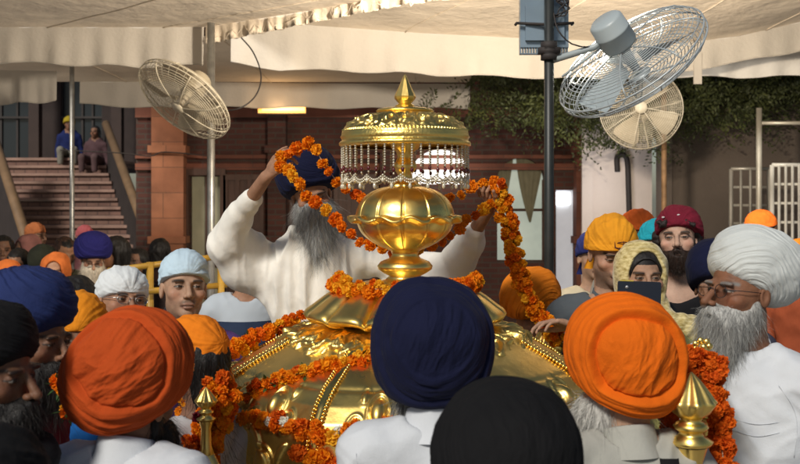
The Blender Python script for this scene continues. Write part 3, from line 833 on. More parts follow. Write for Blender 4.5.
    mb=MB(); mb.lathe([(.45,.585),(.47,.62),(.47,.78),(.40,.84),(.2,.88),(.02,.885)],64,fn=lambda P,T,R,Z:(R*(1+.01*np.cos(P*12)),Z)); part(mb,'cushion',cloth('blue_velvet',(.03,.05,.25)))
    # corner kalash finials on brackets
    def kalash(x,y,ztip,s,name='corner_finial',crest=False):
        mb=MB(); z=ztip
        pr=[(.02,-.20),(.045,-.195),(.05,-.185),(.03,-.17),(.026,-.160),(.036,-.153),(.040,-.145),(.034,-.135),(.022,-.128),(.030,-.118),(.044,-.105),(.052,-.085),(.056,-.078),(.050,-.070),(.044,-.058),(.034,-.040),(.022,-.020),(.010,-.004),(.002,.006)]
        mb.lathe([(a*s,z+b*s) for a,b in pr],80,(x-PC[0],y-PC[1],0),0,lambda P,T,R,Z:(R*1.2*(1+.10*np.cos(P*8)*(T>.6)*(T<.95)),Z))
        mb.lathe([(.03*s,z-.42*s),(.05*s,z-.40*s),(.035*s,z-.36*s),(.03*s,z-.25*s),(.045*s,z-.2*s)],40,(x-PC[0],y-PC[1],0))
        if crest:
            for i in range(7):
                a=i*2*PI/7; mb.sphere((x-PC[0]+.020*math.cos(a),y-PC[1]+.006,z+.015+.016*math.sin(a)),(.010,.006,.010),8,6)
            mb.sphere((x-PC[0],y-PC[1]-.004,z+.015),.011,8,6)
        # bracket back to the body
        d=np.array([PC[0]-x,PC[1]-y]); L=np.linalg.norm(d); d/=L
        zb=z-.40*s
        mb.tube([(x-PC[0],y-PC[1],zb),(x-PC[0]+d[0]*(L-.6)*.5,y-PC[1]+d[1]*(L-.6)*.5,min(zb-.05,1.03)),(-d[0]*.70,-d[1]*.70,1.04)],.02,10)
        return part(mb,name,G_POL)
    p=at(691,374,2.55); kalash(p[0],p[1],p[2],.92)
    p=at(703,352,2.80); kalash(p[0],p[1],p[2],.9,crest=True)
    p=at(206,388,2.76); kalash(p[0],p[1],p[2],.45)
    p=at(547,326,4.05); kalash(p[0],p[1],p[2],1.05,crest=True)
    return root
build_palki()
# ------------------------------------------------------------------ carriage floor the palanquin and the priest stand on
def build_carriage():
    root=empty('wooden_carriage_platform',(PC[0],3.75,0),'low cloth-skirted carriage platform under the golden palanquin and the standing priest','platform')
    mb=MB(); mb.box((-.85,-.95,.36),(.85,1.15,.45)); o=mb.build('deck',mat('deck_wood',(.16,.08,.04),rough=.6,var=.3,stretch=(2,20,2)),root,False)
    V=[];Q=[]; per=[]
    for a,b in (((-.86,-.96),(.86,-.96)),((.86,-.96),(.86,1.16)),((.86,1.16),(-.86,1.16)),((-.86,1.16),(-.86,-.96))):
        for t in np.linspace(0,1,60,endpoint=False): per.append((lp(a[0],b[0],t),lp(a[1],b[1],t),a,b))
    n=len(per)
    for i,(x,y,a,b) in enumerate(per):
        nx,ny=(b[1]-a[1]),-(b[0]-a[0]); l=math.hypot(nx,ny); nx/=l;ny/=l; w=.015*math.sin(i*.9)+.01*math.sin(i*.37)
        for z,f_ in ((.44,.3),(.3,.7),(.15,1),(.02,1.2)): V.append((x+nx*w*f_,y+ny*w*f_,z))
    for i in range(n):
        for k in range(3): q=i*4+k; q2=((i+1)%n)*4+k; Q.append([q,q+1,q2+1,q2])
    mb=MB(); mb.add(V,Q); mb.build('cloth_skirt',cloth('skirt_cloth',(.25,.02,.03)),root)
build_carriage()
# ------------------------------------------------------------------ marigolds
MAR=[mat('marigold_petals',(.90,.19,.004),rough=.75,objrand=(.95,.36,.008),spec=.2,transl=.25,var=.25,vscale=90),
     mat('dark_marigold_petals',(.72,.11,.006),rough=.8,objrand=(.80,.16,.008),spec=.2,transl=.2,var=.25,vscale=90),
     mat('yellow_marigold_petals',(.90,.42,.015),rough=.75,objrand=(.92,.52,.03),spec=.2,transl=.25),
     mat('jasmine_petals',(.80,.80,.70),rough=.7,spec=.2,transl=.2),
     mat('rose_petals',(.16,.008,.02),rough=.6,spec=.3,transl=.1)]
M_LEAF=mat('garland_leaf',(.03,.07,.015),rough=.5)
M_STR=mat('cotton_string',(.5,.42,.3),rough=.9)
def flower_mesh(seed,n=85,R=.0265,m=None,flat=.8):
    r=np.random.default_rng(seed); V=[];Q=[]
    g=PI*(3-5**.5)
    for i in range(n):
        z=1-2*(i+.5)/n; a=i*g+r.normal(0,.1); q=math.sqrt(1-z*z); d=np.array([q*math.cos(a),q*math.sin(a),z*flat])+r.normal(0,.06,3)
        d/=np.linalg.norm(d)
        u=np.cross(d,r.normal(0,1,3)); u/=np.linalg.norm(u); v=np.cross(d,u)
        L=R*(.85+.28*r.random()); w=R*(.24+.12*r.random()); b=len(V)
        base=d*R*.45
        tip=d*L
        for P in (base-u*w*.5,base+u*w*.5,tip*.86+u*w*.9+v*w*.25,tip+v*w*.1*r.normal(),tip*.86-u*w*.9-v*w*.25): V.append(P)
        Q.append([b,b+1,b+2,b+4]); V.append(tip*.98+d*R*.06+u*w*.3); Q.append([b+4,b+2,b+5,b+3])
    mb=MB(); mb.add(np.array(V)*np.array([1,1,.85]),Q); mb.sphere((0,0,0),R*.62,10,7)
    Qa=np.vstack(mb.Q); return make_mesh('marigold',np.vstack(mb.V),Qa,None,[m],None,False)
FLM={k:[flower_mesh(10*k+s,m=MAR[k],n=85 if k!=3 else 60,R=.0265 if k<3 else .02) for s in range(4 if k<2 else 2)] for k in range(5)}
def garland(label,P,sp=.034,kinds=(0,),size=1.0,jit=.004,group='marigold garlands on the palanquin',leaves=0,cat='garland',wts=None,rows=1,rad=0.0,closed=False):
    P=np.asarray(P,float); base=P[0].copy()
    root=empty('marigold_garland',base,label,cat,group)
    C_=catmull(P,.008); S=resample(C_,sp); T=np.gradient(S,axis=0); T/=np.linalg.norm(T,axis=1,keepdims=True)
    mb=MB(); mb.tube(S-base,.0015,5); mb.build('string',M_STR,root)
    rr=random.Random(hash(label)&0xffff if False else sum(map(ord,label)))
    n=0
    for i,(p,t) in enumerate(zip(S,T)):
        u=np.cross(t,[.3,.2,1]); u/=np.linalg.norm(u)+1e-9; w=np.cross(t,u)
        for j in range(rows):
            if n>=100: break
            a=(j/rows)*2*PI+i*1.1+rr.uniform(-.3,.3)
            k=rr.choices(kinds,wts)[0]
            if k==0 and rr.random()<.10: k=1
            elif k==0 and rr.random()<.12: k=2
            me=rr.choice(FLM[k]); o=bpy.data.objects.new({3:'jasmine_flower',4:'rose_flower'}.get(k,'marigold_flower'),me); COL.objects.link(o); o.parent=root
            q=p-base+(u*math.cos(a)+w*math.sin(a))*rad+np.array([rr.gauss(0,jit),rr.gauss(0,jit),rr.gauss(0,jit)])
            o.location=tuple(q); o.rotation_euler=(rr.uniform(0,6),rr.uniform(0,6),rr.uniform(0,6)); s=size*rr.uniform(.74,1.16); o.scale=(s,s,s); n+=1
    if leaves:
        mb=MB()
        for _ in range(leaves):
            i=rr.randrange(len(S)); p=S[i]-base
            for _ in range(4):
                d=np.array([rr.gauss(0,1),rr.gauss(0,1)-.8,rr.gauss(0,1)]); d/=np.linalg.norm(d); u=np.cross(d,[0,0,1.]); u/=np.linalg.norm(u)+1e-9
                b=p+d*.018*size; L=.028; V=[b,b+d*L*.5+u*.006,b+d*L,b+d*L*.5-u*.006]; mb.add(V,[[0,1,2,3]])
        mb.build('leaf_tuft',M_LEAF,root,False)
    return root
def on_dome(px,py,lift=.02):
    """where the sight line meets the dome surface: garlands lie on it"""
    for d in np.arange(2.4,4.4,.004):
        p=at(px,py,d); q=p[:2]-PC; r=np.hypot(*q); z=p[2]
        if z>1.54: 
            rr=.44 if z<1.56 else np.interp(z,[1.56,1.60,1.70],[.40,.34,.11])
            if r<=rr+lift: return p
        elif r<=dome_r(np.array(max(z,1.08)),np.array(math.atan2(q[1],q[0])))+lift: return p
    return at(px,py,3.2)
def ring_pts(a0,a1,r,z,n=9,dz=0):
    out=[]
    for t in np.linspace(0,1,n):
        a=math.radians(lp(a0,a1,t)); out.append((PC[0]+r*math.cos(a),PC[1]+r*math.sin(a),z+dz*math.sin(t*PI)))
    return out
Lh=at(284,160,4.05); Rh=at(494,197,4.00)   # where the priest's hands hold the long garland
garland('single-file marigold string held up in both hands, the upper strand by the umbrella top',
        [at(279,158,4.02),at(290,152,4.00),at(303,146,3.98),at(313,145,3.97),at(320,158,3.96),at(330,172,3.97),at(341,186,3.99),at(356,194,4.02),at(375,203,3.98),at(400,206,3.92),at(430,202,3.92),at(452,196,3.96),at(468,190,3.98),at(482,184,3.99),at(494,181,3.98)],sp=.047,group=None)
garland('single-file marigold string in both hands, the lower strand crossing the grey beard',
        [at(283,165,4.0),at(290,172,3.95),at(299,185,3.92),at(312,199,3.9),at(328,212,3.88),at(343,226,3.86),at(357,238,3.83),at(375,247,3.80),at(405,252,3.79),at(432,246,3.82),at(450,236,3.86),at(466,222,3.9),at(479,210,3.95),at(491,203,3.98)],sp=.047,group=None)
garland('thick orange marigold rope hanging from the fist down to the golden finial on the right',
        [at(497,184,3.96),at(503,200,3.97),at(508,222,3.98),at(513,245,3.99),at(517,265,4.0),at(523,285,4.0),at(531,303,4.0),at(541,318,4.0),at(553,330,4.0),at(560,338,4.0)],sp=.021,kinds=(0,2),wts=(4,1),size=.80,rad=.021,rows=3,leaves=6,jit=.004,group=None)
garland('orange and yellow marigold ring round the golden stem above the petal collar',
        ring_pts(168,374,.245,1.712,14,-.004)+[],sp=.026,kinds=(0,2),wts=(2,1),size=.85,rad=.014,rows=2,jit=.004)
garland('orange marigold string along the far left shoulder of the dome',
        [at(207,381,3.2),at(213,368,3.32),at(224,357,3.45),at(238,347,3.55),at(252,339,3.65),at(268,333,3.72),at(283,325,3.8),at(300,316,3.85)],sp=.026,kinds=(0,),size=.85,rad=.012,rows=2,leaves=9,jit=.005)
garland('orange marigold string with green leaves looping across the dome front just below the collar',
        [on_dome(232,397,.02),on_dome(243,398,.02),on_dome(256,390,.02),on_dome(270,383,.02),on_dome(287,378,.02),on_dome(305,372,.02),on_dome(322,368,.02),on_dome(340,363,.02),on_dome(358,359,.02),on_dome(378,354,.02),on_dome(400,352,.02),on_dome(425,355,.02)],sp=.025,kinds=(0,2),wts=(4,1),size=.80,rad=.011,rows=2,leaves=14,jit=.004)
garland('orange marigold and white jasmine string across the front of the dome, below the leafy string',
        [on_dome(250,417,.02),on_dome(268,420,.02),on_dome(286,424,.02),on_dome(305,429,.02),on_dome(325,434,.02),on_dome(345,435,.02),on_dome(365,432,.02),on_dome(390,428,.02),on_dome(415,425,.02)],sp=.032,kinds=(0,3),wts=(3,1),size=.92,rad=.008,rows=2,jit=.006)
garland('orange marigold string lowest on the dome, partly behind the navy turban',
        [on_dome(300,452,.02),on_dome(318,460,.02),on_dome(338,462,.02),on_dome(358,456,.02),on_dome(375,448,.02)],sp=.034,kinds=(0,1),size=.95,rad=.010,rows=2,jit=.005)
garland('bushy orange marigold bunch hanging over the left corner finial',
        [at(221,386,2.86),at(222,396,2.84),at(221,408,2.86),at(217,420,2.86),at(207,436,2.84),at(203,448,2.81),at(201,462,2.81),at(203,480,2.81)],sp=.019,kinds=(0,1),wts=(5,1),size=.84,rad=.034,rows=5,leaves=6,jit=.006)
garland('orange marigold and white jasmine bunch left of the corner finial',
        [at(194,394,2.98),at(188,404,2.98),at(190,416,2.98),at(187,428,2.98),at(183,440,2.98)],sp=.026,kinds=(0,3),wts=(3,1),size=.84,rad=.018,rows=3,leaves=10,jit=.006)
garland('deep orange marigold garland arched over the right corner finial',
        [at(676,464,2.62),at(673,446,2.62),at(673,428,2.64),at(676,404,2.66),at(681,380,2.68),at(688,362,2.70),at(700,356,2.70),at(709,366,2.68),at(715,385,2.66),at(719,405,2.65),at(721,425,2.64),at(722,445,2.63),at(724,472,2.62)],sp=.021,kinds=(1,),size=.78,rad=.020,rows=3,leaves=0,jit=.006)
for (px,py,d,kk,lab) in ((201,415,2.80,4,'dark red rose tucked among the marigolds of the left corner finial'),):
    o=bpy.data.objects.new('rose_bloom',FLM[4][0]); COL.objects.link(o); o.location=tuple(at(px,py,d)-np.array([0,.03,0])); tag(o,lab,'flower')
# ------------------------------------------------------------------ setting
def struct(o): return tag(o,kind='structure')
mb=MB(); mb.add([(-60,-30,0),(60,-30,0),(60,90,0),(-60,90,0)],[[0,1,2,3]])
struct(mb.build('ground',brick_mat('marble_paving',(.36,.34,.31),(.28,.25,.22),(.12,.11,.10),.9,.6,rough=.35,bump=.2,axis='xy')))
M_BRICK=brick_mat('red_brick',(.095,.030,.020),(.065,.022,.016),(.07,.045,.035),.23,.075)
M_STONE=brick_mat('red_sandstone',(.24,.085,.05),(.18,.062,.038),(.13,.06,.045),.7,.35,ms=.006,bump=.25)
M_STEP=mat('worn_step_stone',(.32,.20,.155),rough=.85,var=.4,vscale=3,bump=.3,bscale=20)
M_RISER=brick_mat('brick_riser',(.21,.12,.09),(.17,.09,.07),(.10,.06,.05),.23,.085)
M_DARK=mat('dark_paint',(.035,.028,.026),rough=.7,var=.3)
M_WOOD=mat('old_door_wood',(.085,.038,.024),rough=.55,var=.35,stretch=(6,6,.7),vscale=3)
M_WHITE=mat('whitewash',(.80,.70,.64),rough=.85,var=.16,vscale=1.4,bump=.2,bscale=30)
M_PLAST=mat('brown_plaster',(.16,.125,.10),rough=.9,var=.3,vscale=1.1,bump=.3,bscale=22)
M_RAIL=mat('stair_rail_stone',(.20,.12,.06),rough=.7,var=.25)
M_METAL=mat('galvanised_pipe',(.42,.41,.38),rough=.42,metal=.8,var=.3,vscale=14)
M_PAINTP=mat('dark_green_pipe_paint',(.025,.028,.026),rough=.45,var=.35,vscale=10,spec=.5)
M_RUST=mat('rusty_pipe',(.34,.20,.10),rough=.65,metal=.3,var=.4,vscale=12)
def wall_open(mb,x0,x1,z0,z1,y,th,ops,mi=0):
    """wall in the xz plane with rectangular openings (ox0,ox1,oz0,oz1)"""
    xs=sorted(set([x0,x1]+[v for o in ops for v in o[:2]])); zs=sorted(set([z0,z1]+[v for o in ops for v in o[2:4]]))
    for i in range(len(xs)-1):
        run=None
        for j in range(len(zs)-1):
            cx=(xs[i]+xs[i+1])/2; cz=(zs[j]+zs[j+1])/2
            op=any(o[0]<cx<o[1] and o[2]<cz<o[3] for o in ops)
            if not op:
                if run is None: run=[zs[j],zs[j+1]]
                else: run[1]=zs[j+1]
            if op or j==len(zs)-2:
                if run: mb.box((xs[i],y,run[0]),(xs[i+1],y+th,run[1]),mi); run=None
def X(px,d): return (px-CX)*d/F
def Z(py,d): return CH-(py-HY)*d/F
# ---- staircase, far left
def staircase():
    root=empty('brick_staircase',(X(75,19),16.3,0),'wide brick staircase climbing behind the crowd on the far left','staircase')
    B0=np.array([X(75,19),16.3,0]); L=lambda v:np.asarray(v,float)
    mb=MB(); n=17
    for i in range(n):
        zz=.17*(i+1); y=16.3+i*.30
        # stair shifts with its slanted side wall
        xl=-15-B0[0]; xr=lp(X(158,16.3),X(108,21.4),i/(n-1))-B0[0]
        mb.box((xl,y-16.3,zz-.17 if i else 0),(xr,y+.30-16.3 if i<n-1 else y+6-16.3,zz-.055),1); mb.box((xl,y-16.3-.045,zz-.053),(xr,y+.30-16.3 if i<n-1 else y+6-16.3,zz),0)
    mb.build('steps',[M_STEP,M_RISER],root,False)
    # right balustrade : sloping wall with coping
    def bal(pa,pb,h,name,w=.16):
        a=np.array(pa)-B0; b=np.array(pb)-B0; mb=MB()
        d=(b-a)[:2]; d=d/np.linalg.norm(d); nrm=np.array([-d[1],d[0]])*w/2
        V=[]
        for p in (a,b):
            for s_ in (-1,1):
                for hh in (-1.0 if p is b else -.0,h): V.append((p[0]+s_*nrm[0],p[1]+s_*nrm[1],p[2]+(hh if hh==h else -p[2]+0)))
        # order: a(-,0)(-,h)(+,0)(+,h) b...
        mb.add(V,[[0,4,5,1],[2,3,7,6],[1,5,7,3],[0,1,3,2],[4,6,7,5]])
        o=mb.build(name,M_DARK,root,False)
        mb=MB(); mb.tube([V and tuple((np.array(V[1])+np.array(V[3]))/2+[0,0,.04]),tuple((np.array(V[5])+np.array(V[7]))/2+[0,0,.04])],.09,8); mb.build('handrail',M_RAIL,o)
    bal((X(160,16.2),16.2,.0),(X(106,21.6),21.6,2.75),.85,'balustrade')
    bal((X(36,15.5),15.5,.0),(X(-12,19.0),19.0,2.6),.9,'balustrade')
    # post tops
    return root
staircase()
# ---- dim entrance hall above the stairs
def hall():
    root=empty('entrance_hall',(-8,23,2.9),'dim entrance hall with a bluish glazed front at the top of the staircase','hall')
    r=(-8,23,2.9); mb=MB()
    wall_open(mb,-16,4.0,0,3.2,1.5,.3,[(-2.6,-1.0,.0,2.3),(-.3,.7,0,2.4)]); mb.build('wall',mat('hall_wall',(.03,.018,.016),rough=.8,var=.3),root,False)
    for x0,x1 in ((-2.6,-1.0),(-.3,.7)):
        mb=MB(); mb.box((x0,1.6,0),(x1,1.63,2.3)); g=mb.build('window',mat('dim_blue_glass',(.015,.022,.028),rough=.2),root,False)
        mb=MB()
        for t in np.linspace(x0,x1,5): mb.box((t-.025,1.55,0),(t+.025,1.59,2.3))
        for z in (0.02,1.1,2.25): mb.box((x0,1.50,z),(x1,1.545,z+.05))
        mb.build('frame',M_DARK,g,False)
    for x in (-3.4,-.65,1.3):
        mb=MB(); mb.box((x-.12,.6,0),(x+.12,.85,3.1)); mb.build('pillar',mat('hall_pillar',(.045,.028,.023),rough=.8,var=.2),root,False)
    mb=MB(); mb.box((-16,-.3,3.2),(4.0,6,3.4)); mb.build('ceiling',M_DARK,root,False)
hall()
# ---- red building behind the middle
def red_building():
    y=14.0; root=empty('red_brick_building',(0,y,0),'red brick building with an arched curtained window, wooden doorways and a sandstone pilaster','building')
    mb=MB()
    D=y
    wx0,wx1,wz0,wz1=X(497,D),X(545,D),Z(262,D),Z(158,D)
    dx0,dx1,dz1=X(556,D),X(576,D),Z(190,D)
    ex0,ex1,ez1=X(190,D),X(220,D),Z(176,D)
    gx0,gx1,gz0,gz1=X(412,D),X(470,D),Z(184,D),Z(149,D)
    wall_open(mb,X(136,D),X(590,D),0,6.0,0,.35,[(wx0,wx1,wz0,wz1),(dx0,dx1,0,dz1),(ex0,ex1,0,ez1),(gx0,gx1,gz0,gz1)])
    mb.build('wall',M_BRICK,root,False)
    # arch fillers (spandrels) for both arched openings
    def arch(x0,x1,z1,name,rise,m=M_BRICK):
        mb=MB(); cx=(x0+x1)/2; w=(x1-x0)/2; n=20
        for s_ in (-1,1):
            pts=[(cx+s_*w,z1-rise)]+[(cx+s_*w*math.cos(a),z1-rise+rise*math.sin(a)) for a in np.linspace(0,PI/2,n)]
            for i in range(1,n):
                a=pts[i];b=pts[i+1] if i+1<len(pts) else pts[i]
                V=[(a[0],.003,a[1]),(b[0],.003,b[1]),(b[0],.003,z1+.004),(a[0],.003,z1+.004)]; V+=[(v[0],.34,v[2]) for v in V]
                mb.add(V,[[0,1,2,3],[4,7,6,5],[0,4,5,1],[2,6,7,3]])
        mb.build(name,m,root,False)
    arch(wx0,wx1,wz1,'arch_spandrel',w_ if (w_:=(wx1-wx0)/2*.95) else 0)
    arch(gx0,gx1,gz1,'arch_spandrel',(gx1-gx0)*.42)
    # arched window with curtains
    mb=MB(); mb.box((wx0,.20,wz0),(wx1,.22,wz1)); win=mb.build('arched_window',mat('frosted_window',(.42,.47,.42),rough=.25,emit=(.62,.72,.62),estr=.30,var=.5,vscale=2.2),root,False)
    mb=MB(); n=30
    cx=(wx0+wx1)/2; w=(wx1-wx0)
    # pane lights behind
    V=[];Q=[]
    for (xa,xb,xt) in ((wx0,wx0+w*.36,wx0+.03),(wx0+w*.42,wx1,cx+w*.14)):
        V=[];b=len(V)
        for i in range(16):
            t=i/15; z=lp(wz1,lp(wz1,wz0,.62),t)
            for j in range(13):
                u=j/12; pinch=1-.93*t**1.3; xm=xt+.05*(t)
                x=lp(xm,lp(xa,xb,u),pinch) ; V.append((x,.13+.02*math.sin(u*28),z))
        Q=[[i*13+j,i*13+j+1,(i+1)*13+j+1,(i+1)*13+j] for i in range(15) for j in range(12)]
        mb.add(V,Q)
    mb.build('curtain',cloth('olive_curtain',(.22,.20,.13)),win)
    mb=MB()
    for a,b in (((wx0,wz0),(wx1,wz0)),((wx0,wz0),(wx0,wz1-.3)),((wx1,wz0),(wx1,wz1-.3)),((wx0,lp(wz0,wz1,.5)),(wx1,lp(wz0,wz1,.5)))):
        mb.tube([(a[0],.17,a[1]),(b[0],.17,b[1])],.022,6)
    mb.build('frame',M_WOOD,win,False)
    # glow-lit arched opening
    mb=MB(); mb.box((gx0,.24,gz0),(gx1,.26,gz1)); g=mb.build('lit_arched_window',mat('bright_lit_glass',(.8,.8,.8),rough=.4,emit=(1,.97,.93),estr=1.5),root,False)
    # lit doorway with pale room behind
    mb=MB(); mb.box((dx0,.26,.0),(dx1,.28,dz1)); d=mb.build('lit_doorway',mat('pale_lit_room',(.55,.55,.56),rough=.7,emit=(.9,.92,1),estr=.25,var=.3,vscale=2),root,False)
    mb=MB(); mb.box((dx0+.02,.20,Z(205,D)),(dx1-.05,.23,Z(192,D))); mb.build('window_light',mat('cool_tube_glow',(1,1,1),emit=(.9,.95,1),estr=3),d,False)
    # brown wood door on the left
    mb=MB(); mb.box((ex0,.14,.0),(ex1,.18,ez1)); d=mb.build('door',mat('pale_green_door_paint',(.46,.44,.30),rough=.5,var=.35,vscale=2),root,False)
    mb=MB()
    for x in (ex0-.09,ex1+.01): mb.box((x,-.06,0),(x+.08,.10,ez1+.1))
    mb.box((ex0-.09,-.065,ez1+.01),(ex1+.09,.10,ez1+.10)); mb.box((ex0-.01,.09,1.05),(ex1,.135,1.15)); mb.box((lp(ex0,ex1,.47),.08,0),(lp(ex0,ex1,.53),.138,ez1))
    mb.build('door_frame',M_WOOD,d,False)
    # pilasters
    for px0,px1,m in ((152,184,brick_mat('lit_sandstone',(.42,.17,.085),(.34,.13,.065),(.20,.09,.05),.7,.35,ms=.006,bump=.3)),(268,286,M_BRICK),(380,392,M_BRICK),(576,592,M_STONE)):  # left pilaster: the light on it is put into a brighter stone colour
        mb=MB(); a,b=X(px0,D-.2),X(px1,D-.2); mb.box((a,-.24,0),(b,-.003,6.0)); 
        for z in (.5,1.4,2.65): mb.box((a-.04,-.29,z),(b+.04,-.0045,z+.10))
        mb.build('pilaster',m,root,False)
    # string courses, panels and shutters
    for z,h in ((2.42,.09),(2.58,.05),(3.15,.14)):
        mb=MB(); mb.box((X(136,D),-.05,z),(X(590,D),-.006,z+h)); mb.build('string_course',M_STONE,root,False)
    for a,b in ((226,262),(292,330),(336,374)):
        mb=MB(); mb.box((X(a,D),-.03,0),(X(b,D),-.002,2.36)); p=mb.build('shutter',M_WOOD,root,False)
        mb=MB()
        for t in np.linspace(0,1,4): x=lp(X(a,D),X(b,D),t); mb.box((x-.03,-.06,0),(x+.03,-.033,2.36))
        for z in (.02,.8,1.6,2.28): mb.box((X(a,D),-.063,z),(X(b,D),-.0335,z+.07))
        mb.build('rail',M_WOOD,p,False)
    for (x,y,z,e,cc,sz) in ((X(580,D),-1.9,Z(185,D),7,(.95,.95,1),.12),(lp(gx0,gx1,.5),-.3,lp(gz0,gz1,.5),8,(1,.95,.88),.3)):
        L=bpy.data.lights.new('window_glow','POINT'); L.energy=e; L.color=cc; L.shadow_soft_size=sz; o=bpy.data.objects.new('window_glow',L); COL.objects.link(o); o.parent=root; o.location=(x,y,z)
    return root
red_building()
# ---- whitewashed building and brown wall on the right
def right_walls():
    D=12.8
    root=empty('whitewashed_wall',(0,D,0),'whitewashed wall strip with a bent iron pipe, right of the brick building','wall')
    mb=MB(); mb.box((X(588,D),0,0),(X(652,D),.3,5.5)); mb.build('wall_face',M_WHITE,root,False)
    mb=MB(); mb.box((X(586,D)-.06,-.06,0),(X(592,D),.0-.004,5.5)); mb.build('corner_post',M_WHITE,root,False)
    mb=MB(); mb.box((X(592,D),-.03,1.2),(X(652,D),-.004,1.27)); mb.build('ledge',M_WHITE,root,False)
    mb=MB(); mb.tube(catmull([(X(628,D),-.08,Z(232,D)),(X(627,D),-.08,Z(190,D)),(X(625,D),-.08,Z(158,D)),(X(616,D),-.08,Z(157,D)),(X(616,D),-.08,Z(172,D))],.03),.035,8); mb.build('bent_pipe',M_DARK,root)
    root=empty('brown_plastered_wall',(3,D-.5,0),'plain brown plastered wall behind the metal gates on the right','wall')
    mb=MB(); mb.box((X(652,D)-3,0,0),(8,.3,5.5)); mb.build('wall_face',M_PLAST,root,False)
    mb=MB(); mb.box((X(652,D)-3,-.07,0),(X(660,D)-3,-.004,5.5)); mb.build('pilaster',M_PLAST,root,False)
right_walls()
# ---- folding metal gates
def gate(px0,px1,py0,d,label,fine,m):
    x0,x1=X(px0,d),X(px1,d); z1=Z(py0,d); root=empty('metal_gate',((x0+x1)/2,d,0),label,'gate','metal gates by the brown wall')
    w=(x1-x0)/2
    mb=MB()
    for x in (-w,w): mb.tube([(x,0,0),(x,0,z1)],.022,8)
    for z in (.1,z1): mb.tube([(-w,0,z),(w,0,z)],.020,8)
    mb.build('gate_frame',m,root)
    n=max(3,int(2*w/fine))
    for i in range(1,n):
        mb=MB(); x=-w+i*2*w/n; mb.tube([(x,-.01,.1),(x,-.01,z1)],.014,6); mb.build('bar',m,root)
    for i in range(1,12):
        mb=MB(); z=.1+i*(z1-.1)/12; mb.box((-w,.004,z-.012),(w,.016,z+.012)); mb.build('cross_bar',m,root,False)
M_GATE=mat('silver_gate_paint',(.85,.83,.76),rough=.4,metal=.15,var=.3)
gate(731,769,169,10.2,'dull grey metal gate with close upright bars, left of the two',.085,mat('dull_gate_paint',(.34,.31,.26),rough=.45,metal=.6,var=.3))
gate(772,812,165,9.8,'bright silver metal gate with a square grid, at the right edge',.062,M_GATE)
# ---- pipes
def pole(label,px,d,r,m,z1,name='metal_pole',extra=None):
    root=empty(name,(X(px,d),d,0),label,'pole')
    mb=MB(); mb.tube([(0,0,.02),(0,0,z1)],r,14); mb.build('pipe',m,root)
    mb=MB(); mb.lathe([(.001,0),(r*3,0),(r*3,.015),(r*1.2,.02),(r*1.2,.06)],16); mb.build('base_plate',m,root)
    for z,L in (extra or []):
        mb=MB(); mb.tube([(0,0,z),(L,0,z)],r*.7,8); mb.build('cross_arm',m,root)
    return root
pole('galvanised canopy pole standing behind the left wire fan',211,7.9,.030,M_METAL,3.46)
P2=pole('thick dark painted pole carrying the floodlight and the large fan',549,4.8,.0235,M_PAINTP,3.5)
mb=MB()
for z in (2.715,2.69,2.74): mb.lathe([(.030,-.02),(.040,-.018),(.040,.018),(.030,.02)],16,(0,0,z))
mb.box((-.05,-.03,2.70),(.05,.03,2.73)); mb.build('clamp',M_DARK,P2)
pole('thin pipe standing in front of the brick staircase',72,9.4,.022,M_METAL,3.42)
pole('thin rusty pole below the small round fan',664,9.8,.026,M_RUST,3.35)
pole('pale pole with a side arm above the metal gates',759,9.9,.028,mat('pale_pipe',(.66,.62,.52),rough=.4,metal=.5,var=.3),Z(108,9.9),extra=[(Z(123,9.9),.9)])
# ---- yellow barrier rails
def barrier():
    d=6.6; m=mat('yellow_barrier_paint',(.32,.18,.02),rough=.4,var=.35,vscale=9)
    root=empty('yellow_barrier',(X(165,d),d,0),'yellow tubular crowd barrier behind the two men in pale blue and white headcloths','barrier')
    bx=X(165,d)
    for pa,pb in (((108,271),(222,256)),((140,292),(226,285))):
        mb=MB(); a=at(pa[0],pa[1],d-.25); b=at(pb[0],pb[1],d+.25); mb.tube([a-[bx,d,0],b-[bx,d,0]],.021,10); mb.build('rail',m,root)
    for px,dd in ((150,d-.08),(221,d+.2)):
        mb=MB(); mb.tube([(X(px,dd)-bx,dd-d,.03),(X(px,dd)-bx,dd-d,Z(262,dd))],.024,10); mb.build('post',m,root)
barrier()
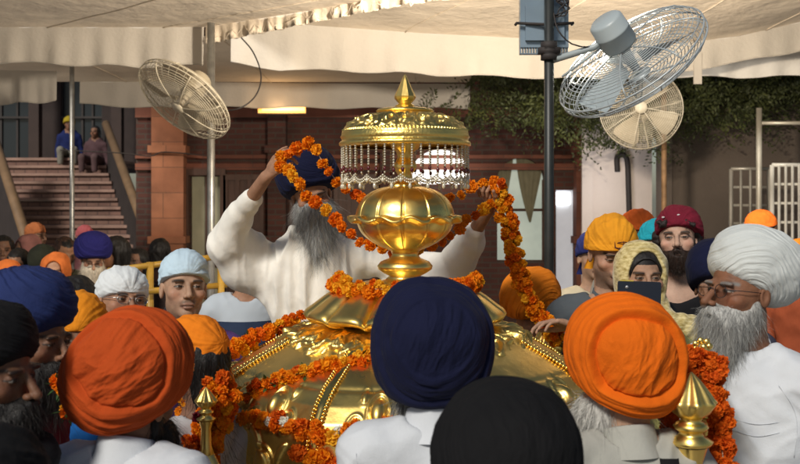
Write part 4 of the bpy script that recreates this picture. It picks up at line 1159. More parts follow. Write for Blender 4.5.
# ---- canopies
M_CAN=mat('canopy_cloth',(.72,.62,.49),rough=.92,var=.16,vscale=1.6,bump=.3,bscale=25,bump2=.25,b2scale=3,transl=.12)
M_VAL=mat('valance_cloth',(.55,.51,.45),rough=.9,var=.08,vscale=2.5,bump=.3,bscale=30,transl=.18)
def canopy(label,poly,z,seed,sag=.10,thick=True,far=None):
    """poly: 4 corners (near-left, near-right, far-right, far-left) with heights"""
    P=np.array(poly,float); c=P.mean(0); n=56; root=empty('cloth_canopy',c,label,'canopy')
    u=np.linspace(0,1,n)[None,:,None]; v=np.linspace(0,1,n)[:,None,None]
    G=(P[0]*(1-u)+P[1]*u)*(1-v)+(P[3]*(1-u)+P[2]*u)*v
    uu=u[...,0];vv=v[...,0]
    s=np.sin(uu*PI)*np.sin(vv*PI)
    G[...,2]+= -sag*s + .035*fbm(np.stack([G[...,0]*.8+seed,G[...,1]*.8,0*G[...,0]],-1),3)*np.sqrt(s+.0)*1.5 + .008*np.sin(uu*40+seed)*s*0
    if far is not None:
        fx=np.array([p[0] for p in far]); fz=np.array([p[2] for p in far])
        dz=np.interp(G[-1,:,0],fx,fz)-G[-1,:,2]; G[...,2]+=dz[None,:]*vv**1.5
    V=(G-c).reshape(-1,3); q=np.array([[i*n+j,i*n+j+1,(i+1)*n+j+1,(i+1)*n+j] for i in range(n-1) for j in range(n-1)])
    mb=MB(); mb.add(V,q); rc=mb.build('roof_cloth',M_CAN,root)
    for j in range(4,n-3,8):
        mb=MB(); mb.tube([V[i*n+j]-np.array([0,0,.004]) for i in range(0,n)],.005,5); mb.build('seam',M_CAN,rc)
    return root,c
def valance(root,c,top,bot,name='valance',m=None,n=160,wave=.02,scallop=0,fr=9,seed=0):
    """hanging strip between two polylines of (x,y,z)"""
    T=resample(np.array(top,float),.0001+np.linalg.norm(np.diff(np.array(top,float),axis=0),axis=1).sum()/n); Bm=resample(np.array(bot,float),.0001+np.linalg.norm(np.diff(np.array(bot,float),axis=0),axis=1).sum()/n)
    k=min(len(T),len(Bm)); T=T[:k];Bm=Bm[:k]; R=10; V=[]
    for i in range(k):
        x=i/k*fr*6.28+seed
        for j in range(R+1):
            t=j/R; p=T[i]*(1-t)+Bm[i]*t; w=wave*(.25+t)*(math.sin(x)+.6*math.sin(x*2.3+1)+.5*math.sin(x*.41+2))*.6
            p=p+np.array([0,-w,0]); 
            if t==1: p[2]+=.012*math.sin(x*.7)+ (scallop*abs(math.sin(x*.9))+scallop*.7*abs(math.sin(x*2.1+1)) if scallop else 0)
            V.append(p-c)
    Q=[[i*(R+1)+j,i*(R+1)+j+1,(i+1)*(R+1)+j+1,(i+1)*(R+1)+j] for i in range(k-1) for j in range(R)]
    mb=MB(); mb.add(V,Q); o=mb.build(name,m or M_VAL,root)
    # hem piping
    mb=MB(); mb.tube([V[i*(R+1)+R] for i in range(0,k,2)],.006,5); mb.build('hem',m or M_VAL,o)
    return o
A3=[X(206,8.1),8.1,3.39]
r1,c1=canopy('low sagging cloth canopy at the top left with a frayed scalloped edge',[(-8,5.4,3.42),(.9,6.25,3.42),(A3[0],8.1,3.40),(-8,8.1,3.40)],3.4,1,sag=.05)
valance(r1,c1,[(X(-60,8.1),8.1,Z(24,8.1)),(X(60,8.1),8.1,Z(27,8.1)),(X(204,8.1),8.1,Z(25,8.1))],[(X(-60,8.1),8.1,Z(62,8.1)),(X(20,8.1),8.1,Z(62,8.1)),(X(60,8.1),8.1,Z(64,8.1)),(X(130,8.1),8.1,Z(66,8.1)),(X(203,8.1),8.1,Z(65,8.1))],fr=5,wave=.022)
valance(r1,c1,[(A3[0],8.09,3.41),(X(300,7.5),7.5,3.41),(X(400,6.85),6.85,3.42),(.9,6.25,3.42)],[(A3[0],8.09,3.24),(X(300,7.5),7.5,3.30),(X(400,6.85),6.85,3.32),(.9,6.25,3.33)],name='frayed_edge',scallop=.06,fr=14,wave=.03,m=M_CAN)
d2=8.6
r2,c2=canopy('large cloth canopy overhead in the middle and right with a long white valance',[(-.2,6.9,3.55),(5.6,5.0,3.60),(5.6,8.6,3.58),(X(225,d2),8.6,3.53)],3.5,5,sag=-.02,far=[(X(a,8.6),8.6,Z(b,8.6)) for a,b in [(225,19),(231,19),(320,26),(420,33),(520,38),(600,41),(675,44),(740,36),(800,22),(880,4)]])
pt=lambda L,d:[(X(a,d),d,Z(b,d)) for a,b in L]
valance(r2,c2,pt([(231,19),(320,26),(420,33),(520,38),(600,41),(675,44),(740,36),(800,22),(880,4)],d2),pt([(231,63),(280,69),(360,71),(430,74),(520,77),(600,78),(655,75),(740,62),(800,50),(880,34)],d2),fr=11,wave=.022,seed=2)
r4,c4=canopy('pale cloth canopy behind the big fan at the right edge',[(X(640,9.0),9.0,3.52),(5.5,9.0,3.62),(5.5,10.6,3.45),(X(640,10.6),10.6,3.40)],3.4,8,sag=.02)
valance(r4,c4,pt([(560,40),(640,42),(700,44),(790,46),(900,46)],9.3),pt([(560,74),(640,76),(700,77),(790,76),(900,76)],9.3),fr=6,seed=4)
mb=MB(); mb.box((X(694,8.58)-c4[0],8.58-c4[1],Z(84,8.58)-c4[2]),(X(702,8.58)-c4[0],8.6-c4[1],Z(52,8.58)-c4[2])); mb.build('loose_tie',M_VAL,r4,False)
r3,c3=canopy('farthest cloth canopy in shade with a pale strip of valance above the brick building',[(-11,8.9,3.46),(X(480,8.9),8.9,3.46),(X(470,11.9),11.9,3.40),(-11,11.9,3.42)],3.4,12,sag=-.02)
valance(r3,c3,pt([(80,78),(200,82),(300,83),(470,84)],11.9),pt([(80,104),(140,107),(240,107),(360,108),(470,108)],11.9),fr=8,seed=1)
valance(r3,c3,pt([(-60,70),(0,70),(57,71)],10.5),pt([(-60,103),(0,104),(57,101)],10.5),fr=4,seed=3)
rh,chh=canopy('unseen added high roof keeping the sun off the brick building and right walls',[(-4.7,8.3,5.3),(9.5,8.3,5.5),(9.5,24,5.0),(-4.7,24,5.2)],5.2,17,sag=.05)  # roof added out of view to block the sun from the background
# ---- tube light
def tube_light():
    d=12.2; root=empty('tube_light',(X(282,d),d,Z(109,d)),'glowing orange tube light under the far valance','lamp')
    w=.30
    mb=MB(); mb.box((-w,0,-.065),(w,.08,.065)); mb.build('housing',M_DARK,root,False)
    mb=MB(); mb.box((-w+.01,-.02,-.050),(w-.01,-.003,.050)); mb.build('diffuser',mat('amber_light',(1,.7,.3),emit=(1,.30,.04),estr=1.1),root,False)
    mb=MB(); mb.tube([(-w+.06,-.035,0),(w-.02,-.035,0)],.026,10); mb.build('tube',mat('lit_tube',(1,.9,.6),emit=(1,.55,.14),estr=2.6),root)
    L=bpy.data.lights.new('tube_glow','POINT'); L.energy=9; L.color=(1,.62,.30); L.shadow_soft_size=.2; o=bpy.data.objects.new('tube_glow',L); COL.objects.link(o); o.parent=root; o.location=(0,-.3,-.08)
    for x in (-w*.7,w*.7):
        mb=MB(); mb.tube([(x,.04,.06),(x,.04,.35)],.006,6); mb.build('hanger',M_DARK,root)
tube_light()
# ---- floodlight on the pole
def floodlight():
    d=4.86; c=at(545,21,d); root=empty('floodlight',c,'square blue-grey floodlight with finned edges seen from the back, strapped to the dark pole','floodlight')
    m=mat('floodlight_casting',(.26,.34,.41),rough=.4,metal=.4,var=.2)
    w,h=.118,.125
    mb=MB(); mb.box((-w,.02,-h),(w,.07,h)); mb.box((-w*.8,-.0,-h*.75),(w*.8,.018,h*.6)); mb.build('housing',m,root,False)
    mb=MB()
    for z in (-h-.03,h+.002):
        mb=MB()
        for i in range(18):
            x=lp(-w,w-.008,i/17); mb.box((x,.025,z-.001),(x+.006,.066,z+.029))
        zz=z-.002 if z<0 else z+.026
        mb.box((-w,.03,zz),(w,.06,zz+.005)); mb.build('cooling_fins',m,root,False)
    mb=MB(); mb.box((-w*.9,.072,-h*.9),(w*.9,.076,h*.9)); mb.build('lamp_glass',mat('floodlight_glass',(1,1,1),emit=(1,.93,.82),estr=14),root,False)
    mb=MB(); mb.tube([(-w-.02,.04,-.01),(-w-.02,.0,-.01),(0,-.02,-.02),(w+.02,0,-.01),(w+.02,.04,-.01)],.008,6); mb.build('bracket',M_DARK,root)
    mb=MB(); r=random.Random(4)
    for k in range(5):
        P=[(.03,-.03,.12)]
        for i in range(5): P.append((.045+r.uniform(0,.07),-.03-r.uniform(0,.02),.12-i*.02+r.uniform(-.03,.03)))
        P.append((.03,-.03,.02)); mb.tube(catmull(P,.01),.0035,6)
    mb.build('cable_coil',M_DARK,root)
    L=bpy.data.lights.new('floodlight_beam','AREA'); L.shape='SQUARE'; L.size=.2; L.energy=FLOOD_W; L.color=(1,.86,.68)
    o=bpy.data.objects.new('floodlight_beam',L); COL.objects.link(o); o.parent=root; o.location=(0,.085,0); o.rotation_euler=(math.radians(90),0,0)
    o.rotation_euler=(math.radians(116),0,math.radians(0))
FLOOD_W=420
floodlight()
# ---- fans
def fan(label,c,axis,R,m,mount=None,motor=True,depth=.2,mm=None,blades=4,spokes=8,bw=1.0):
    """c centre, axis: direction from the motor to the front of the guard"""
    c=np.asarray(c,float); a=np.asarray(axis,float); a/=np.linalg.norm(a); root=empty('wire_cage_fan',c,label,'fan','wire cage fans')
    u=np.cross(a,[0,0,1.]); u/=np.linalg.norm(u); v=np.cross(u,a)
    T=lambda r,t,h: (u*math.cos(t)+v*math.sin(t))*r+a*h
    g=MB(); hb=depth
    for s_,hh in ((1,hb*.5),(-1,-hb*.5)):
        for k in range(20):
            r=lp(.10,1.0,k/19)*R; h=s_*(hb*.5)*math.sqrt(max(0,1-(max(0,(r/R-.45))/.56)**2.2))
            g.tube([T(r,t,h) for t in np.linspace(0,2*PI,56,endpoint=False)],.0021 if k<19 else .0048,5,closed=True)
        for k in range(spokes):
            t=k*2*PI/spokes+.2*s_
            g.tube([T(R*q,t,s_*(hb*.5+.004)*math.sqrt(max(0,1-(max(0,(q-.45))/.56)**2.2))) for q in np.linspace(.08,1,14)],.004 if m is not M_FANB else .0035,6)
    for k in range(36):
        t=k*2*PI/36
        g.tube([T(R*q,t,s2*(hb*.5)*math.sqrt(max(0,1-(max(0,(q-.45))/.56)**2.2))) for q,s2 in [(.70,-1),(.8,-1),(.9,-1),(.97,-1),(1.0,-1),(1.0,1),(.97,1),(.9,1),(.8,1),(.7,1)]],.0014,4)
    g.build('wire_cage',m,root)
    b=MB(); b.lathe([(.001,hb*.5+.012),(.05,hb*.5+.01),(.055,hb*.5),(.05,hb*.5-.01),(.001,hb*.5-.012)],28,M=np.stack([u,v,a],1)); b.build('hub_badge',m,root)
    for k in range(blades):
        t0=k*2*PI/blades+.5; V=[];Q=[]
        for i in range(9):
            r=lp(.05,.90*R,i/8); wv=lp(.25,.42,min(1,i/4))*(1 if i<8 else .8)
            for j in range(6):
                s_=j/5-.5; V.append(T(r,t0+s_*wv*2*bw,(s_)*.07))
        Q=[[i*6+j,i*6+j+1,(i+1)*6+j+1,(i+1)*6+j] for i in range(8) for j in range(5)]
        b=MB(); b.add(V,Q); b.build('blade',mm or M_FANM,root)
    b=MB(); Mx=np.stack([u,v,a],1)
    b.lathe([(.001,-hb*.5-.17),(.070,-hb*.5-.168),(.083,-hb*.5-.155),(.085,-hb*.5-.10),(.087,-hb*.5-.098),(.087,-hb*.5-.088),(.085,-hb*.5-.086),(.085,-hb*.5-.02),(.075,-hb*.5-.005),(.03,-hb*.5+.01),(.02,hb*.3)],36,M=Mx)
    b.build('motor',mm or M_FANM,root)
    if mount is not None:
        b=MB(); p0=a*(-hb*.5-.09); p1=np.asarray(mount)-c
        b.tube([p0,lp(p0,p1,.3)+np.array([0,0,-.03]),p1],.016,8); b.tube([p0+a*.03,lp(p0,p1,.85)+np.array([0,0,-.10])],.006,6); b.build('mounting_arm',mm or M_FANM,root)
    return root
M_FANB=mat('blue_grey_fan_wire',(.48,.53,.55),rough=.4,metal=.3,var=.2)
M_FANC=mat('cream_fan_wire',(.56,.50,.38),rough=.45,var=.2,vscale=20)
M_FANM=mat('fan_motor_paint',(.30,.38,.43),rough=.4,metal=.2,var=.15)
M_FANK=mat('cream_fan_blade',(.42,.36,.26),rough=.5,var=.2)
cR=at(631,61,4.8)
fan('large blue-grey cage fan tilted steeply on the dark pole, seen from its motor side',cR,(.585,.37,-.72),.385,M_FANB,mm=mat('pale_fan_paint',(.42,.48,.50),rough=.4,var=.15),mount=at(549,60,4.8)+np.array([.02,0,0]),depth=.17,bw=.6,blades=3)
fan('cream cage fan on the left, tilted with its round face towards the camera',at(184,100,7.4),(-.46,-.50,-.74),.385,M_FANC,mount=at(212,108,7.9),mm=M_FANK,depth=.16)
fan('smaller looking cream cage fan facing the camera behind the large blue-grey one',at(641,109,9.5),(-.22,-.93,.10),.385,M_FANC,mount=at(664,112,9.8),mm=M_FANK,depth=.16)
def cable(label,P,r=.006,m=None):
    P=np.array(P); mb=MB(); c=P[0]; mb.tube(catmull(P-c,.03),r,6); o=mb.build('power_cable',m or M_DARK,None,loc=c*0); o.location=tuple(c); tag(o,label,'cable')
cable('thin dark cable looping down to the left fan',[at(238,34,8.3),at(253,52,8.1),at(261,75,7.9),at(256,95,7.7),at(240,108,7.6),at(218,111,7.7)])
cable('short black cable from the floodlight to the large fan motor',[at(553,10,4.8),at(558,30,4.75),at(572,44,4.75),at(590,47,4.75),at(598,42,4.8)],.004)
cable('overhead wire crossing the brick building at the left',[at(60,150,13),at(120,153,13.2),at(150,156,13.3),at(165,152,13.3),at(210,156,13.4)],.008)
# ---- tree
def tree():
    base=np.array([7.2,13.6,0.]); root=empty('neem_tree',base,'dark leafy tree spreading low over the wall on the right under the canopies','tree')
    T0=base
    M_BARK=mat('bark',(.07,.05,.035),rough=.9,var=.4,bump=.8,bscale=18,stretch=(1,1,.25)); ML=[mat('tree_leaf',(.075,.092,.030),rough=.6,transl=.25,objrand=None,var=.5,vscale=1.5),mat('young_tree_leaf',(.11,.13,.035),rough=.6,transl=.25,var=.4,vscale=2)]
    mb=MB(); P=catmull([(0,0,0),(-.1,0,1),(-.3,-.1,2.2),(-.5,-.2,3.3),(-.7,-.2,4.6)],.1); mb.tube(P,np.linspace(.26,.14,len(P))*(1+.08*vnoise(P*3)),14); mb.build('trunk',M_BARK,root)
    r=np.random.default_rng(21); limbs=[]
    ends=[at(478,92,12.0),at(500,120,11.6),at(530,95,11.8),at(545,118,11.4),at(575,118,11.4),at(600,100,11.8),at(612,138,11.2),at(640,128,11.4),at(655,100,12),at(675,118,11.6),at(690,96,11.8),at(705,118,11.6),at(725,112,11.6),at(748,96,12),at(770,112,11.6),at(800,105,12),at(815,112,11.6),at(700,70,12),at(760,60,12.2),at(600,60,12),at(530,60,12.2)]
    mb=MB()
    start=T0+np.array([-.5,-.2,3.4])
    for e in ends:
        mid=lp(start,e,.5)+np.array([0,0,.55+.2*r.random()])
        P=catmull([start+r.normal(0,.08,3),mid,e],.12)-T0; mb.tube(P,np.linspace(.07,.012,len(P)),7); limbs.append(P+T0)
    mb.build('limb',M_BARK,root)
    cl=[]
    for P in limbs:
        n=len(P)
        for k in range(int(n*2.9)):
            t=r.random()**.55; i=min(n-1,int(t*n)); cl.append(P[i]+r.normal(0,1,3)*np.array([.40,.34,.13])+np.array([0,0,.12]))
    cl=np.array(cl)
    V=[];Q=[];mi=[]
    N=0; out=[MB(),MB()]
    for c in cl:
        k=int(r.random()<.28); nt=5
        for _ in range(nt):     # feathery compound leaves
            d=r.normal(0,1,3); d[2]=d[2]*.5-.12; d/=np.linalg.norm(d); L=.22+.16*r.random(); s=np.cross(d,r.normal(0,1,3)); s/=np.linalg.norm(s)
            b=c+r.normal(0,.08,3); m=7; t=np.linspace(.1,1,m)
            for q in t:
                for sg in (-1,1):
                    p=b+d*L*q+np.array([0,0,-.06*q*q]); e=(s*sg*.9+d*.5+r.normal(0,.2,3)); e/=np.linalg.norm(e); l=.066*(1-.3*q); w=np.cross(e,r.normal(0,1,3)); w/=np.linalg.norm(w); w*=.012
                    out[k].V.append(np.array([p,p+e*l*.5+w,p+e*l,p+e*l*.5-w])); out[k].Q.append(np.array([[0,1,2,3]])+out[k].n); out[k].mq.append(np.array([0])); out[k].n+=4
    cr=None
    for k in (0,1):
        out[k].V=[v-T0 for v in out[k].V]; o=out[k].build('crown' if k==0 else 'young_foliage',ML[k],root if k==0 else cr,False); cr=cr or o
tree()
# ------------------------------------------------------------------ the people
FAB={}
def fb(name,c,**k):
    if name not in FAB: FAB[name]=cloth(name,c,**k)
    return FAB[name]
T_RUST=fb('rust_orange_turban_cloth',(.46,.066,.010),var=.12,bump=.5,bscale=260)
T_ORAN=fb('orange_turban_cloth',(.72,.135,.005),var=.12,bump=.5,bscale=260)
T_NAVY=fb('navy_turban_cloth',(.006,.008,.032),var=.15,bump=.5,bscale=260,sheen=.02)
T_BLACK=fb('black_turban_cloth',(.007,.007,.008),var=.15,bump=.4,bscale=260,sheen=0)
T_WHITE=fb('white_turban_cloth',(.58,.61,.60),var=.06,bump=.3,bscale=300)
T_DNAVY=fb('deep_navy_turban_cloth',(.008,.010,.028),bump=.4,bscale=260,sheen=.06)
C_WHITE=fb('white_cotton',(.62,.65,.69),var=.08)
C_KURTA=fb('off_white_kurta_cotton',(.84,.81,.74),var=.08,bump=.25)
C_KHAKI=fb('pale_grey_cotton',(.40,.40,.36),var=.12)
GREY=dict(col=(.28,.28,.27),col2=(.04,.04,.04)); WB=dict(col=(.62,.61,.57),col2=(.34,.34,.32)); BLK=dict(col=(.012,.010,.009),col2=(.02,.015,.012))
def ring_opts(seed,steps,aw=None,H=None,**k):
    o=dict(seed=seed,steps=steps,res=(260,300),pow=2.25,warp=.12,fine=.003,ff=20,lump=.004); o.update(k)
    if aw is not None:
        a=np.array(aw,float); o['axis']=tuple(H.R.T@(a/np.linalg.norm(a)))
    return o
SB=[(.98,.015,.9),(1.22,.009,.35),(1.45,.007,.3)]
# --- priest
root,H,J=person('grey-bearded priest in a navy turban and white kurta raising a marigold string with both hands',311,193,4.4,yaw=14,pitch=15,roll=-12,sc=1.04,by=6,skin='mid',floor=.45,
    face=dict(eye_open=.35,gaze=(0,-.003)),vox=.0036,topcol=C_KURTA,top='kurta',kurta=True,neck=.07,bvox=.0075,fold=.004,foldv=.030,broad=1.12,bodydrop=.02,
    collar=(.028,.060),lower=(.6,.58,.52),
    arms={'m':dict(sh=at(280,262,4.50),el=at(229,231,4.32),wr=at(266,177,4.06),u=(.50,-.12,.86),n=(.65,.35,-.3),side=1,fine=True,t=.62,curls=[(38,48,25),(30,42,25),(20,34,20),(8,22,15)],thumb=(28,.1),
                   drape=[(at(240,214,4.24),at(226,246,4.33),.050,.072,.03),(at(226,246,4.33),at(242,272,4.40),.072,.066,.05),(at(242,268,4.40),at(285,290,4.48),.085,.09,.06)]),
          'p':dict(sh=at(372,262,4.48),el=at(452,266,4.30),wr=at(489,209,4.04),u=(.06,-.2,1.0),n=(-.65,-.65,.1),side=-1,fine=True,t=.62,curls=[(62,85,50),(66,88,50),(70,88,50),(72,88,50)],thumb=(50,.3),
                   drape=[(at(470,244,4.18),at(448,276,4.30),.060,.085,.03),(at(444,282,4.30),at(395,298,4.44),.085,.085,.06)])})
turban(H,root,T_NAVY,ring_opts(3,[(.9,.008,.5),(1.15,.007,.3),(1.4,.006,.3),(1.65,.005,.3)],c=(0,.045,.066),r=(.126,.142,.132),axis=(.2,-.5,.85),p0=(0,-.10,.060)))
beard(H,root,J['base'],dict(col=(.50,.50,.48),col2=(.16,.16,.16),len=.14,w=1.3,bushy=1,n=4200,dir=(.10,-.25,-1)),.0055)
# --- foreground, left rust turban
root,H,J=person('man in white shirt and rust-orange turban seen from behind, beside the left corner finial',134,402,2.4,yaw=158,pitch=4,bodydrop=-.065,sc=1.02,by=165,skin='dark',vox=.005,topcol=C_WHITE,bvox=.006,fold=.012,collar=(.030,.066))
turban(H,root,T_RUST,ring_opts(5,[(.86,.013,.9),(1.10,.004,.3),(1.36,.004,.3)],aw=(.10,-1,.35),H=H,c=(.005,.02,.064),r=(.124,.142,.156),rollt=-.6,pleat=(6.5,.006),inner=(.86,.011,3.6,(-.5,.1,.85)),grooves=[(.84,.007,.035),(1.28,.004,.03)],ell=.10,ella=.9,shift=.10,sha=2.4))
beard(H,root,J['base'],dict(BLK,len=.10,w=1.25,bushy=1,n=2400),.006)
n_=J['N']; seams(root,[[(n_[0]-.20,n_[2]-.115),(n_[0],n_[2]-.10),(n_[0]+.2,n_[2]-.115)]],C_WHITE)
# --- foreground, centre navy
root,H,J=person('man in white shirt and navy turban seen from behind, in front of the golden dome',431,372,2.5,yaw=-168,pitch=2,sc=1.0,by=-175,skin='mid',vox=.005,topcol=C_WHITE,bvox=.006,fold=.011,collar=(.036,.064),bodydrop=-.05)
turban(H,root,T_NAVY,ring_opts(9,[(.62,.006,.5),(1.15,.009,.8),(1.4,.004,.3)],aw=(.0,-1,.30),H=H,c=(0,.012,.066),r=(.140,.148,.158),pow=2.35,pleat=(5,.005),inner=(.6,.005,6,(0,.1,1)),grooves=[(1.12,.004,.04)],pn=(0,.40,.91),p0=(0,-.10,.0)))
beard(H,root,J['base'],dict(GREY,len=.09,w=1.35,bushy=1,n=2200),.006)
n_=J['N']; seams(root,[[(n_[0]-.20,n_[2]-.115),(n_[0],n_[2]-.105),(n_[0]+.2,n_[2]-.115)],[(n_[0]-.185,n_[2]-.03),(n_[0]-.175,n_[2]-.12),(n_[0]-.165,n_[2]-.2)]],C_WHITE)
# --- foreground, black
root,H,J=person('person in a plain black turban at the bottom centre, nearest to the camera',507,482,1.9,yaw=175,sc=1.0,skin='dark',vox=.007,topcol=(.03,.03,.035),bvox=.01)
turban(H,root,T_BLACK,ring_opts(12,[(.9,.004,.8),(1.3,.004,.3)],aw=(.2,-1,.5),H=H,c=(0,.0,.045),r=(.139,.148,.146),pow=2.15,pleat=(6,.008),inner=(.8,.004,4,(.2,.1,1)),pn=(0,.2,.97),p0=(0,-.1,.0)))
# --- foreground, right orange
root,H,J=person('white-bearded man in bright orange turban and pale shirt with black strap, seen from behind',621,388,2.6,yaw=-150,pitch=3,sc=1.04,bodydrop=-.055,by=-165,skin='light',vox=.005,topcol=C_KHAKI,bvox=.006,fold=.012,collar=(.028,.068))
turban(H,root,T_ORAN,ring_opts(21,[(.80,.022,.9),(1.06,.005,.25),(1.24,.004,.25),(1.44,.005,.25)],aw=(.12,-1,.22),H=H,c=(.0,.012,.070),r=(.118,.140,.158),rollt=.30,pow=2.2,pleat=(7,.006),inner=(.78,.009,3.4,(.1,.1,1)),grooves=[(.78,.010,.035)],ell=.10,ella=1.2,shift=.09,sha=4.1,warp=.2))
beard(H,root,J['base'],dict(WB,len=.13,w=1.45,bushy=1,n=4200,sl=.06),.006)
mb=MB(); W0=J['N']; pts=[]
SV=np.array([v.co[:] for v in [o for o in root.children if o.name.startswith('shirt')][0].data.vertices])
for t in np.linspace(0,1,22):
    x=W0[0]+lp(.085,.125,t); z=W0[2]+lp(-.01,-.50,t); near=SV[(np.abs(SV[:,0]-x)<.02)&(np.abs(SV[:,2]-z)<.02)]
    y=near[:,1].min() if len(near) else W0[1]-.05
    pts.append(np.array([x,y-.004,z]))
Vs=[];Qs=[]
for i,p in enumerate(pts):
    for w_,y_ in ((-.024,.0),(-.018,-.006),(.018,-.006),(.024,.0)): Vs.append(p+np.array([w_,y_,0]))
for i in range(len(pts)-1):
    for j in range(3): q=i*4+j; Qs.append([q,q+1,q+5,q+4])
mb.add(Vs,Qs); mb.build('shoulder_strap',fb('black_webbing',(.012,.012,.013),bump=.2),root)
# --- white turban man in profile
root,H,J=person('old man with long white beard, glasses and white turban looking up to the left',742,291,3.1,yaw=-66,pitch=-5,roll=0,sc=1.12,by=-48,skin=(.22,.10,.055),vox=.0028,
    face=dict(eye_open=.8,nose=1.12,fat=.3,haircol=(.20,.19,.18)),topcol=C_WHITE,bvox=.0065,fold=.015,collar=(.03,.068),broad=1.1)
turban(H,root,T_WHITE,dict(seed=4,res=(300,420),c=(0,.052,.072),r=(.112,.140,.106),tilt=-.30,axis=tuple(H.R.T@(np.array([-.42,-.80,-.62])/np.linalg.norm([-.42,-.80,-.62]))),pow=2.2,warp=.20,warp2=.03,
    steps=[(t,.0042,.12) for t in np.linspace(.30,2.5,17)],fine=.0022,ff=34,lump=.004,p0=(0,-.098,.052),pn=(0,.50,.86)))
beard(H,root,J['base'],dict(col=(.46,.46,.44),col2=(.24,.24,.23),len=.15,w=.98,bushy=1,n=4200,sl=.04,dir=(-.10,-.05,-1)),.0055)
spectacles(H,root,r=(.023,.018))
n_=J['N']; seams(root,[[(n_[0]+.03,n_[2]-.05),(n_[0]+.075,n_[2]-.14),(n_[0]+.07,n_[2]-.26)],[(n_[0]-.10,n_[2]-.16),(n_[0]-.03,n_[2]-.17),(n_[0]+.03,n_[2]-.16)],[(n_[0]-.10,n_[2]-.19),(n_[0]-.035,n_[2]-.205),(n_[0]+.03,n_[2]-.19)]],C_WHITE)
# --- left navy profile
root,H,J=person('bearded man in navy turban and maroon shirt in profile at the left edge',33,338,2.75,yaw=72,pitch=6,sc=1.0,by=85,skin='dark',vox=.004,topcol=(.16,.012,.025),bvox=.008,face=dict(stubble=.8))
turban(H,root,fb('royal_navy_cloth',(.018,.030,.11),bump=.5,bscale=260),ring_opts(31,[(t,.006,.22) for t in (.7,.95,1.2,1.45,1.7,1.95)],c=(0,.045,.082),r=(.122,.150,.106),axis=(.25,-.55,.85),tilt=-.3,peak=.0,p0=(0,-.098,.046)))
beard(H,root,J['base'],dict(BLK,len=.07,w=1.1,n=2200),.005)
# --- black bearded profile
root,H,J=person('man with thick black beard, black turban and black scarf in profile at the left edge',-9,373,2.2,yaw=74,pitch=4,sc=1.0,by=95,skin=(.16,.075,.042),vox=.0028,topcol=C_WHITE,bvox=.008,face=dict(eye_open=.7,nose=1.05,stubble=.9),bodydrop=0)
turban(H,root,T_BLACK,ring_opts(33,[(t,.004,.25) for t in (.9,1.2,1.5,1.8)],c=(0,.030,.060),r=(.104,.124,.094),axis=(.25,-.55,.85),p0=(0,-.098,.050),pn=(0,.55,.83)))
beard(H,root,J['base'],dict(BLK,len=.055,w=1.15,bushy=1,n=3400,sl=.03),.0045)
f=SDF(*[np.arange(J['N'][i]-.26,J['N'][i]+.26,.008) for i in range(3)]); Nn=J['N']
for k in range(14):
    a0,a1=k*2*PI/14,(k+1)*2*PI/14; q=lambda a:Nn+np.array([.115*math.cos(a)+.02,.10*math.sin(a),.012*math.sin(2*a)-.0])
    f.cap(q(a0),q(a1),.042,None,.02)
f.cap(Nn+[.08,-.09,-.02],Nn+[.10,-.11,-.2],.05,.06,.03); V,Q=f.mesh(); V=V+vnormals(V,Q)*(fbm(V*np.array([12,12,40]),3)*.010)[:,None]
link('scarf',make_mesh('scarf',V,Q,None,[fb('black_scarf_knit',(.010,.010,.012))],None,True),root)
root,H,J=person('person in black cap cut off by the bottom left corner, closest on the left',-6,508,1.8,yaw=160,skin='dark',vox=.008,topcol=(.02,.02,.025),bvox=.012)
patka(H,root,T_BLACK,dict(r=(.098,.118,.112),knot=0))
# --- middle left faces
root,H,J=person('man with saffron headcloth and bright blue shirt looking right, behind the navy turban',79,335,3.2,yaw=14,pitch=3,sc=1.02,by=30,skin=(.20,.10,.06),vox=.0034,topcol=(.02,.16,.52),bvox=.008,face=dict(gaze=(.003,0),mustache=.5,stubble=.4))
patka(H,root,fb('saffron_headcloth',(.80,.27,.015),bump=.4),dict(seed=2,p0=(0,-.10,.030),r=(.085,.108,.098)))
root,H,J=person('middle-aged man in silver glasses and white headcloth, behind the rust turban',122,300,3.75,yaw=36,pitch=-6,roll=8,sc=1.03,by=20,skin='mid',vox=.0032,topcol=(.30,.02,.02),bvox=.009,face=dict(mustache=.8,fat=.7,gaze=(.002,0),haircol=(.05,.05,.05)))
patka(H,root,fb('white_headcloth',(.66,.69,.70),var=.06,bump=.3),dict(seed=3,p0=(0,-.10,.026),r=(.090,.112,.086),c=(0,.016,.040)))
spectacles(H,root,r=(.023,.016),col=mat('silver_frame',(.6,.6,.58),rough=.25,metal=1))
root,H,J=person('young man in pale blue headcloth and purple shirt, tallest of the left faces',184,288,3.8,yaw=22,pitch=-9,roll=3,sc=1.05,by=15,skin=(.44,.27,.18),vox=.0032,topcol=(.11,.055,.21),bvox=.009,face=dict(mustache=.45,stubble=.22,gaze=(.003,.001),fat=.3))
patka(H,root,fb('pale_blue_headcloth',(.50,.64,.74),var=.06,bump=.3),dict(seed=6,p0=(0,-.10,.046),r=(.088,.110,.102),steps=[(1.9,.004,.3)],c=(0,.014,.040)))
root,H,J=person('dark-haired person in orange headcloth with small earring turned away, beside the rust turban',192,362,3.0,yaw=-118,pitch=4,sc=.98,by=-120,skin=(.24,.12,.075),vox=.0034,topcol=(.55,.54,.55),bvox=.008,face=dict(haircol=(.01,.008,.008)))
patka(H,root,fb('orange_headcloth',(.82,.22,.012),bump=.4),dict(seed=8,p0=(0,-.10,.030),pn=(0,.35,.93),r=(.088,.112,.104),tail=.16,c=(0,.014,.042)))
mb=MB(); mb.sphere(H.w((.0835,-.002,-.042)),.004,10,8); mb.sphere(H.w((-.0835,-.002,-.042)),.004,10,8); mb.build('earring',mat('silver_stud',(.8,.8,.8),rough=.15,metal=1),root)
